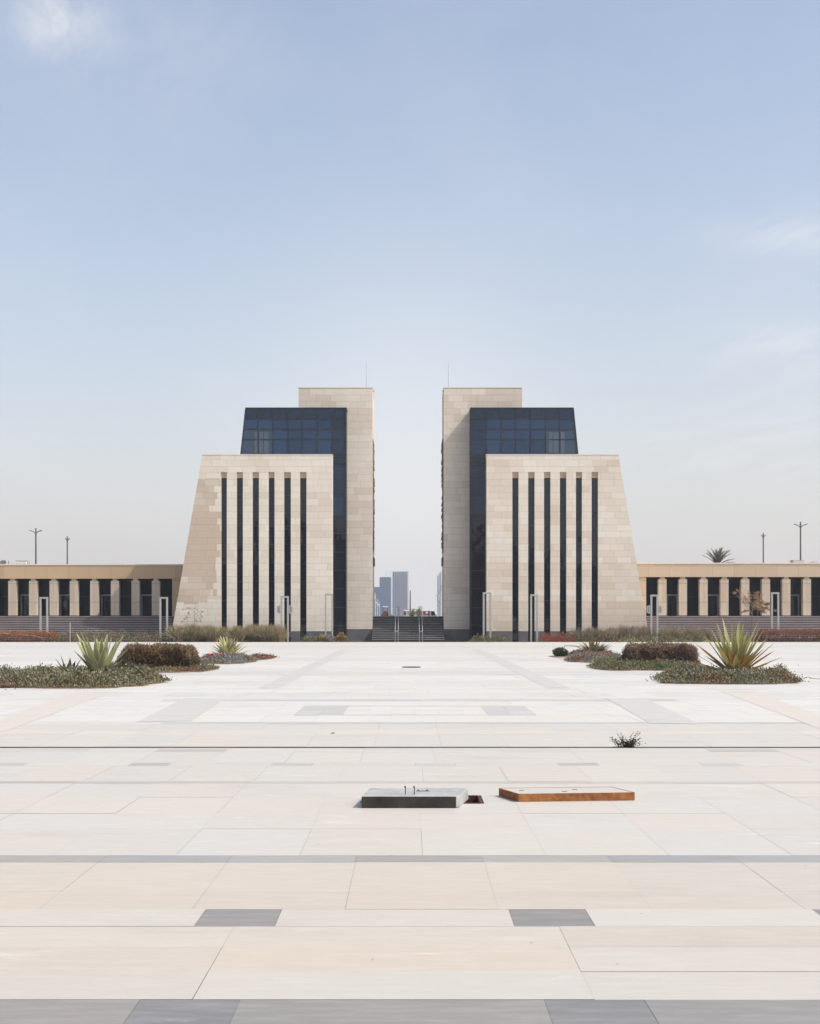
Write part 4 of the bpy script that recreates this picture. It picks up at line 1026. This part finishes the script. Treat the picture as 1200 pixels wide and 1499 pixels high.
# little dark dirt twig bits along the joint
# ------------------------------------------------------------------ verge at the back
def grass(label, px0, px1, Y0_, Y1_, hpx, n, cols, name='tall_grass', lean=.35, w=.035):
    x = rng.uniform(X(px0, Y0_), X(px1, Y0_), n); y = rng.uniform(Y0_, Y1_, n)
    # tussocks
    tus = rng.uniform(0, 1, (max(8, int((px1-px0)/5)), 2)); k = rng.integers(0, len(tus), n)
    x0_, x1_ = X(px0, Y0_), X(px1, Y0_)
    bx = x0_+(x1_-x0_)*tus[k, 0]; by = Y0_+(Y1_-Y0_)*tus[k, 1]
    x = bx+rng.normal(size=n)*.18; y = by+rng.normal(size=n)*.12
    az = rng.uniform(0, 6.28, n); ln = hpx*Y0_/F*rng.uniform(.55, 1.1, n)*(.85+.2*vnoise(bx, by, 1.3, 3)); th = np.abs(rng.normal(size=n))*lean
    d = np.stack([np.cos(az)*np.sin(th), np.sin(az)*np.sin(th), np.cos(th)], 1)
    col = pal(n, cols)
    L = Leaves(); base = np.stack([x, y, np.full(n, -.15)], 1)
    L.add(base, d, ln*.62, w, col)
    d2 = d*[1.5, 1.5, 1]; d2[:, 2] -= rng.uniform(0, .7, n)*th*1.5
    L.add(base+d*(ln*.5)[:, None], d2, ln*.5, w*.7, col*1.1)
    return tag(L.build(name), label, 'grass', kind='stuff')
TG = [(.27, .24, .13), (.33, .28, .17), (.18, .18, .09), (.38, .31, .20), (.23, .17, .11)]
grass('tall olive and straw ornamental grass in front of the left tower', 252, 398, 127., 130.2, 31, 14000, TG, w=.05)
grass('paler tall straw grass clump at the right end of the left verge, by the lamp post', 395, 413, 127., 129.6, 33, 2600, [(.42, .35, .21), (.36, .29, .17), (.28, .22, .13)])
grass('purplish feathery grass in front of the right tower and the right steps', 842, 1042, 127.6, 130.4, 29, 12000, [(.30, .23, .17), (.25, .21, .13), (.36, .28, .22), (.18, .16, .09)], lean=.3)
def strip(label, px0, px1, Y0_, Y1_, hpx, n, zones, seed, name='low_shrubs', size=(.08, .16)):
    return cover(name, label, [(X(px0, Y0_), Y0_), (X(px1, Y0_), Y0_), (X(px1, Y0_), Y1_), (X(px0, Y0_), Y1_)], hpx*Y0_/F, n, zones, size, 'shrubs', .5, -.14, seed)
ORG = [(.42, .20, .09), (.34, .16, .08), (.5, .27, .13), (.24, .11, .06)]
hedge('far left verge hedge of bright orange dry twigs', -30, 78, 127., 129., 926.2, -.15, 15000, (ORG, [(.24, .10, .06), (.32, .15, .08)]), size=(.08, .16), stem=False)
hedge('far right verge hedge of rusty red dry twigs', 1112, 1230, 127., 129., 923.5, -.15, 15000, ([(.30, .14, .08), (.36, .18, .11), (.2, .09, .06)], [(.2, .08, .06), (.26, .12, .08)]), size=(.08, .16), stem=False)
strip('low dark green shrubs in the left verge in front of the left steps', 76, 236, 127., 129.5, 17, 10000, [OL, GG, BR, GG], 31)
strip('low dark shrubs at the foot of the left hoop posts', 228, 256, 126.8, 128, 6, 1500, [OL], 32)
strip('low flowering shrubs at the inner foot of the left tower', 438, 512, 126.9, 129, 11, 5000, [GR, OL, BR], 33)
strip('low grey-green shrubs at the inner foot of the right tower', 686, 746, 126.9, 129, 11, 4200, [GR, OL, BR], 34)
strip('low bushes with red flowers at the foot of the right tower', 789, 846, 126.9, 129, 14, 4500, [OL, [(.5, .04, .04), (.55, .08, .06), (.15, .13, .07)], BR], 35)
strip('yellow-green low planting in front of the purplish grass on the right', 905, 1040, 126.8, 127.9, 12, 7000, [[(.40, .40, .16), (.32, .34, .12)], GG, [(.45, .42, .2)], OL], 36)
strip('dark low planting in front of the right tower', 838, 910, 126.8, 128, 13, 4500, [OL, BR], 37)
strip('dull green low planting beside the right verge hedge', 1036, 1230, 126.8, 129.8, 8, 6500, [OL, GG, BR], 38)
bush('yellow flowering bush left of the glass strip of the left tower', 471, 127.6, 11, 929, -.15, 700, [(.45, .33, .12), (.28, .24, .12)], size=(.1, .16))
bush('orange flowering bush right below the glass strip of the left tower', 499, 127.6, 12, 925.5, -.15, 800, [(.62, .30, .05), (.12, .10, .06), (.2, .16, .08)], size=(.1, .16))
bush('rounded silvery bush between the two flowering bushes by the left tower', 483, 127.3, 14, 930.5, -.15, 800, [(.25, .24, .22), (.32, .30, .28)], size=(.1, .16))

# ------------------------------------------------------------------ bare trees
def branches(q, p, d, L, r, depth, tips, spread=.6, droop=0., nseg=3):
    pts = [p]; rad = [r]; cur = p.copy(); dd = d.copy()
    for k in range(nseg):
        dd = (dd+Vector((random.gauss(0, .12), random.gauss(0, .12), random.gauss(0, .08)-droop))).normalized(); cur = cur+dd*L/nseg; pts.append(cur.copy()); rad.append(r*(1-.5*(k+1)/nseg))
    q.tube(pts, rad, 5)
    if depth == 0:
        tips += [(a, dd) for a in pts[1:]]; return
    for k in range(random.choice((2, 3, 3))):
        b = pts[random.randint(1, nseg)]; nd = (dd+Vector((random.gauss(0, spread), random.gauss(0, spread), random.gauss(.05, spread*.6)))).normalized()
        branches(q, b, nd, L*random.uniform(.55, .8), r*.55, depth-1, tips, spread, droop, nseg)
YT = 128.5
e = empty('dry_tree', (X(1100, YT), YT, -.15), 'small leaning tree with dry tan drooping foliage in front of the right colonnade', 'tree')
q = MB(); base = Vector((X(1098, YT), YT, -.15)); top = Vector((X(1101, YT), YT, Zp(884, YT)))
q.tube([base, base.lerp(top, .5)+Vector((.04, 0, 0)), top], [.07, .055, .04], 7); tips = []
ends = [(1075, 866), (1080, 863), (1094, 866), (1106, 868), (1114, 872), (1120, 878), (1128, 884), (1133, 893), (1118, 896), (1109, 890), (1090, 877), (1124, 889), (1086, 896), (1112, 881)]
for a, b in ends:
    t_ = Vector((X(a, YT), YT+random.uniform(-.5, .5), Zp(b, YT))); s_ = base.lerp(top, random.uniform(.72, 1.)); m_ = s_.lerp(t_, .5)+Vector((0, 0, .18))
    q.tube([s_, m_, t_], [.03, .02, .008], 5)
    for k in range(9):
        u = random.uniform(.3, 1.05); tips.append(((s_.lerp(m_, u*2) if u < .5 else m_.lerp(t_, (u-.5)*2)), (t_-m_).normalized()))
q.build('trunk', M['bark'], e)
n = 4400; ii_ = rng.integers(0, len(tips), n); wt = np.array([1. if tips[i][0].x > X(1102, YT) else .38 for i in ii_]); ii_ = ii_[rng.uniform(size=n) < wt]; n = len(ii_)
P_ = np.array([tuple(tips[i][0]) for i in ii_])+rng.normal(size=(n, 3))*[.11, .11, .07]; D_ = np.array([tuple(tips[i][1]) for i in ii_])+rng.normal(size=(n, 3))*.35+[.35, 0, -.35]
L = Leaves(); L.add(P_, D_, rng.uniform(.10, .24, n), rng.uniform(.025, .05, n), pal(n, [(.45, .27, .13), (.36, .21, .11), (.52, .36, .22), (.27, .18, .12)])); L.build('crown', None, e)
YT = 128.
e = empty('sapling', (X(281, YT), YT, -.15), 'bare thin sapling with sparse dark leaves rising from the grass by the left tower', 'tree')
q = MB(); tips = []; b0 = Vector((X(281, YT), YT, -.15)); tp = Vector((X(286, YT), YT, Zp(880, YT))); q.tube([b0, b0.lerp(tp, .5)+Vector((.05, 0, 0)), tp], [.03, .02, .006], 5)
for a, b in ((264, 912), (268, 892), (273, 901), (299, 895), (296, 903), (290, 893), (276, 890), (295, 912), (270, 905), (288, 909)):
    t_ = Vector((X(a, YT), YT+random.uniform(-.3, .3), Zp(b, YT))); s_ = b0.lerp(tp, random.uniform(.45, .9)); m_ = s_.lerp(t_, .5)+Vector((0, 0, .15)); q.tube([s_, m_, t_], [.012, .009, .004], 4)
    for k in range(5): tips.append(m_.lerp(t_, random.uniform(.3, 1.1)))
q.build('trunk', M['bark'], e)
n = 170; ii_ = rng.integers(0, len(tips), n); L = Leaves(); L.add(np.array([tuple(tips[i]) for i in ii_])+rng.normal(size=(n, 3))*.05, rng.normal(size=(n, 3))+[0, 0, -.5], .13, .045, pal(n, [(.16, .09, .05), (.10, .07, .05)])); L.build('leaves', None, e)
# palm beyond the roof
YT = 172.; zc = Zp(828, YT)
e = empty('palm_tree', (X(1050, YT), YT, 1.4), 'grey-green palm crown rising behind the right colonnade roof', 'palm tree')
q = MB(); cxp = X(1050, YT); q.tube([(cxp, YT, 1.4), (cxp+.08, YT, zc*.5), (cxp, YT, zc)], [.3, .24, .22], 10); q.build('trunk', M['bark'], e)
L = Leaves(); P_ = []; D_ = []
q = MB()
for k in range(38):
    az = random.uniform(0, 6.28); th = random.uniform(.02, .62) if k < 32 else random.uniform(.7, 1.3); Ln = random.uniform(1.7, 2.3); p = Vector((cxp, YT, zc)); pts = [p.copy()]; 
    for j in range(8):
        t_ = th+.10*j*.6; d = Vector((math.cos(az)*math.sin(t_), math.sin(az)*math.sin(t_), math.cos(t_))); p = p+d*Ln/8; pts.append(p.copy())
        sd = d.cross(Vector((0, 0, 1))); sd = sd.normalized() if sd.length > .1 else Vector((1, 0, 0))
        if j > 0:
            for s_ in (-1, 1):
                for m_ in range(3): P_.append(tuple(p-d*Ln/8*m_/3)); D_.append(tuple(d*1.3+sd*s_*.7+Vector((0, 0, .15))))
    q.tube(pts, [.035]*5+[.025, .02, .012, .008], 4)
q.build('fronds', M['bark'], e)
n = len(P_); L.add(np.array(P_), np.array(D_), rng.uniform(.3, .5, n), .05, pal(n, [(.12, .135, .11), (.16, .165, .13), (.19, .17, .13)])); L.build('crown', None, e)

# ------------------------------------------------------------------ unseen dark blocks added behind the viewer for the tower glass to reflect
M['opp'] = noisy('dark_facade', (.03, .033, .037), (.06, .06, .062), .3, .8)
for i, (a, b, h) in enumerate(((-90, -38, 16), (-37, -20, 25), (-19.5, -4, 21), (-3.5, 3.5, 13), (4, 17, 23), (18, 36, 19), (37, 90, 15))):
    e = empty('office_block', ((a+b)/2, -62, -.16), ['wide low dark block at the far left behind the viewer', 'tallest dark block behind the viewer', 'dark block left of centre behind the viewer', 'low link building at centre behind the viewer', 'second tallest dark block behind the viewer', 'dark block right of centre behind the viewer', 'wide low dark block at the far right behind the viewer'][i], 'building', 'office blocks behind the viewer')
    q = MB(); q.box(a, b, -80, -62, -.16, h); q.build('wall', M['opp'], e)
    q = MB()
    for k in range(int((b-a)/3)):
        for j in range(int(h/3.3)): q.box(a+.8+k*3, a+2.6+k*3, -62, -61.94, 1+j*3.3, 2.8+j*3.3)
    tag(q.build('windows', M['portglass'], e), kind='stuff')

# ------------------------------------------------------------------ air
hz = MB(); hz.box(-1520, 1520, -1520, 1520, -1.2, 62)
hm = bpy.data.materials.new('haze_air'); hm.use_nodes = True; t = hm.node_tree; t.nodes.clear()
o_ = t.nodes.new('ShaderNodeOutputMaterial'); v_ = t.nodes.new('ShaderNodeVolumePrincipled')
v_.inputs['Color'].default_value = (.93, .95, 1., 1); v_.inputs['Density'].default_value = .00034; v_.inputs['Anisotropy'].default_value = .3
t.links.new(v_.outputs[0], o_.inputs['Volume'])
ho = hz.build('haze', hm); ho['kind'] = 'stuff'; ho['label'] = 'pale dusty haze over the square and the distant towers'

# ------------------------------------------------------------------ light, sky
SX, SY = .80, -.30; EL = math.atan2(1, math.hypot(SX, SY)); AZ = math.atan2(SX, SY)     # azimuth from +Y towards +X
sd = Vector((math.sin(AZ)*math.cos(EL), math.cos(AZ)*math.cos(EL), math.sin(EL)))
ld = bpy.data.lights.new('sun', 'SUN'); ld.energy = 3.2; ld.angle = R(.5); ld.color = (1, .955, .89)
lo = bpy.data.objects.new('sun', ld); COL.objects.link(lo); lo.rotation_euler = (-sd).to_track_quat('-Z', 'Y').to_euler()
w = bpy.data.worlds.new('World'); sc.world = w; w.use_nodes = True; t = w.node_tree; bg = t.nodes['Background']
sky = t.nodes.new('ShaderNodeTexSky'); sky.sky_type = 'NISHITA'; sky.sun_disc = False; sky.sun_elevation = EL; sky.sun_rotation = AZ
sky.air_density = 1.; sky.dust_density = 3.5; sky.ozone_density = 1.5; sky.altitude = 100
tc = t.nodes.new('ShaderNodeTexCoord'); s = t.nodes.new('ShaderNodeSeparateXYZ'); t.links.new(tc.outputs['Generated'], s.inputs[0])
dx_, dy_, dz_ = (V(t, s.outputs[i]) for i in range(3))
# thin high cirrus: stretched noise on a flat cloud layer
den = dz_.mx(.04)+.12
u = dx_/den; v = dy_/den
warp = noise(t, comb(t, u*.8, v*.8, 2.), 1., 3., .5)
c1 = noise(t, comb(t, u*1.3+warp*1.2, v*.7+warp*.8, 5.), 1., 7., .62)
veil = c1.ramp(.48, .8)
def blob(ax, az_, rx, rz):          # patch of cirrus round a sky direction
    ex = (dx_/dy_.mx(.05)-ax)/rx; ez = (dz_/dy_.mx(.05)-az_)/rz
    return ((ex*ex+ez*ez).op('MULTIPLY', -1.)).op('EXPONENT')*dy_.gt(0)
wis = noise(t, comb(t, u*6.+v*2.5+warp*3., v*2.6+warp*1.5, 9.), 1., 7., .62).ramp(.42, .72)
patch = blob(-.256, .445, .03, .03)*1.2+blob(.285, .28, .06, .014)*.5+blob(.28, .195, .07, .02)*.45+blob(.25, .13, .08, .03)*.4+blob(-.2, .42, .09, .05)*.22
f = (veil*.16+patch*(wis*1.15+.05)).mn(.8)
hazef = ((dz_.mx(0.)*-4.3).op('EXPONENT'))*.86
base_ = mixc(t, hazef.mn(1.), mixc(t, 1., sky.outputs[0], (1.13, 1.14, 1.10), 'MULTIPLY'), (4.95, 4.6, 4.45))
base_ = mixc(t, blob(0., .05, .10, .17)*.5, base_, (5.3, 5.35, 5.45))
lift = mixc(t, f, base_, (5.0, 4.95, 5.0))
t.links.new(lift, bg.inputs[0]); bg.inputs[1].default_value = .15

cam = bpy.data.cameras.new('camera'); co = bpy.data.objects.new('camera', cam); COL.objects.link(co); sc.camera = co
co.location = (0, 0, EYE); co.rotation_euler = (R(90), 0, 0)
cam.sensor_fit = 'HORIZONTAL'; cam.sensor_width = 36; cam.lens = 60.
cam.shift_x = (600-AX)/1200; cam.shift_y = (HZ-749.5)/1200; cam.clip_end = 6000; cam.clip_start = .1
sc.view_settings.view_transform = 'Standard'; sc.view_settings.look = 'None'; sc.view_settings.exposure = .3; sc.view_settings.gamma = 1
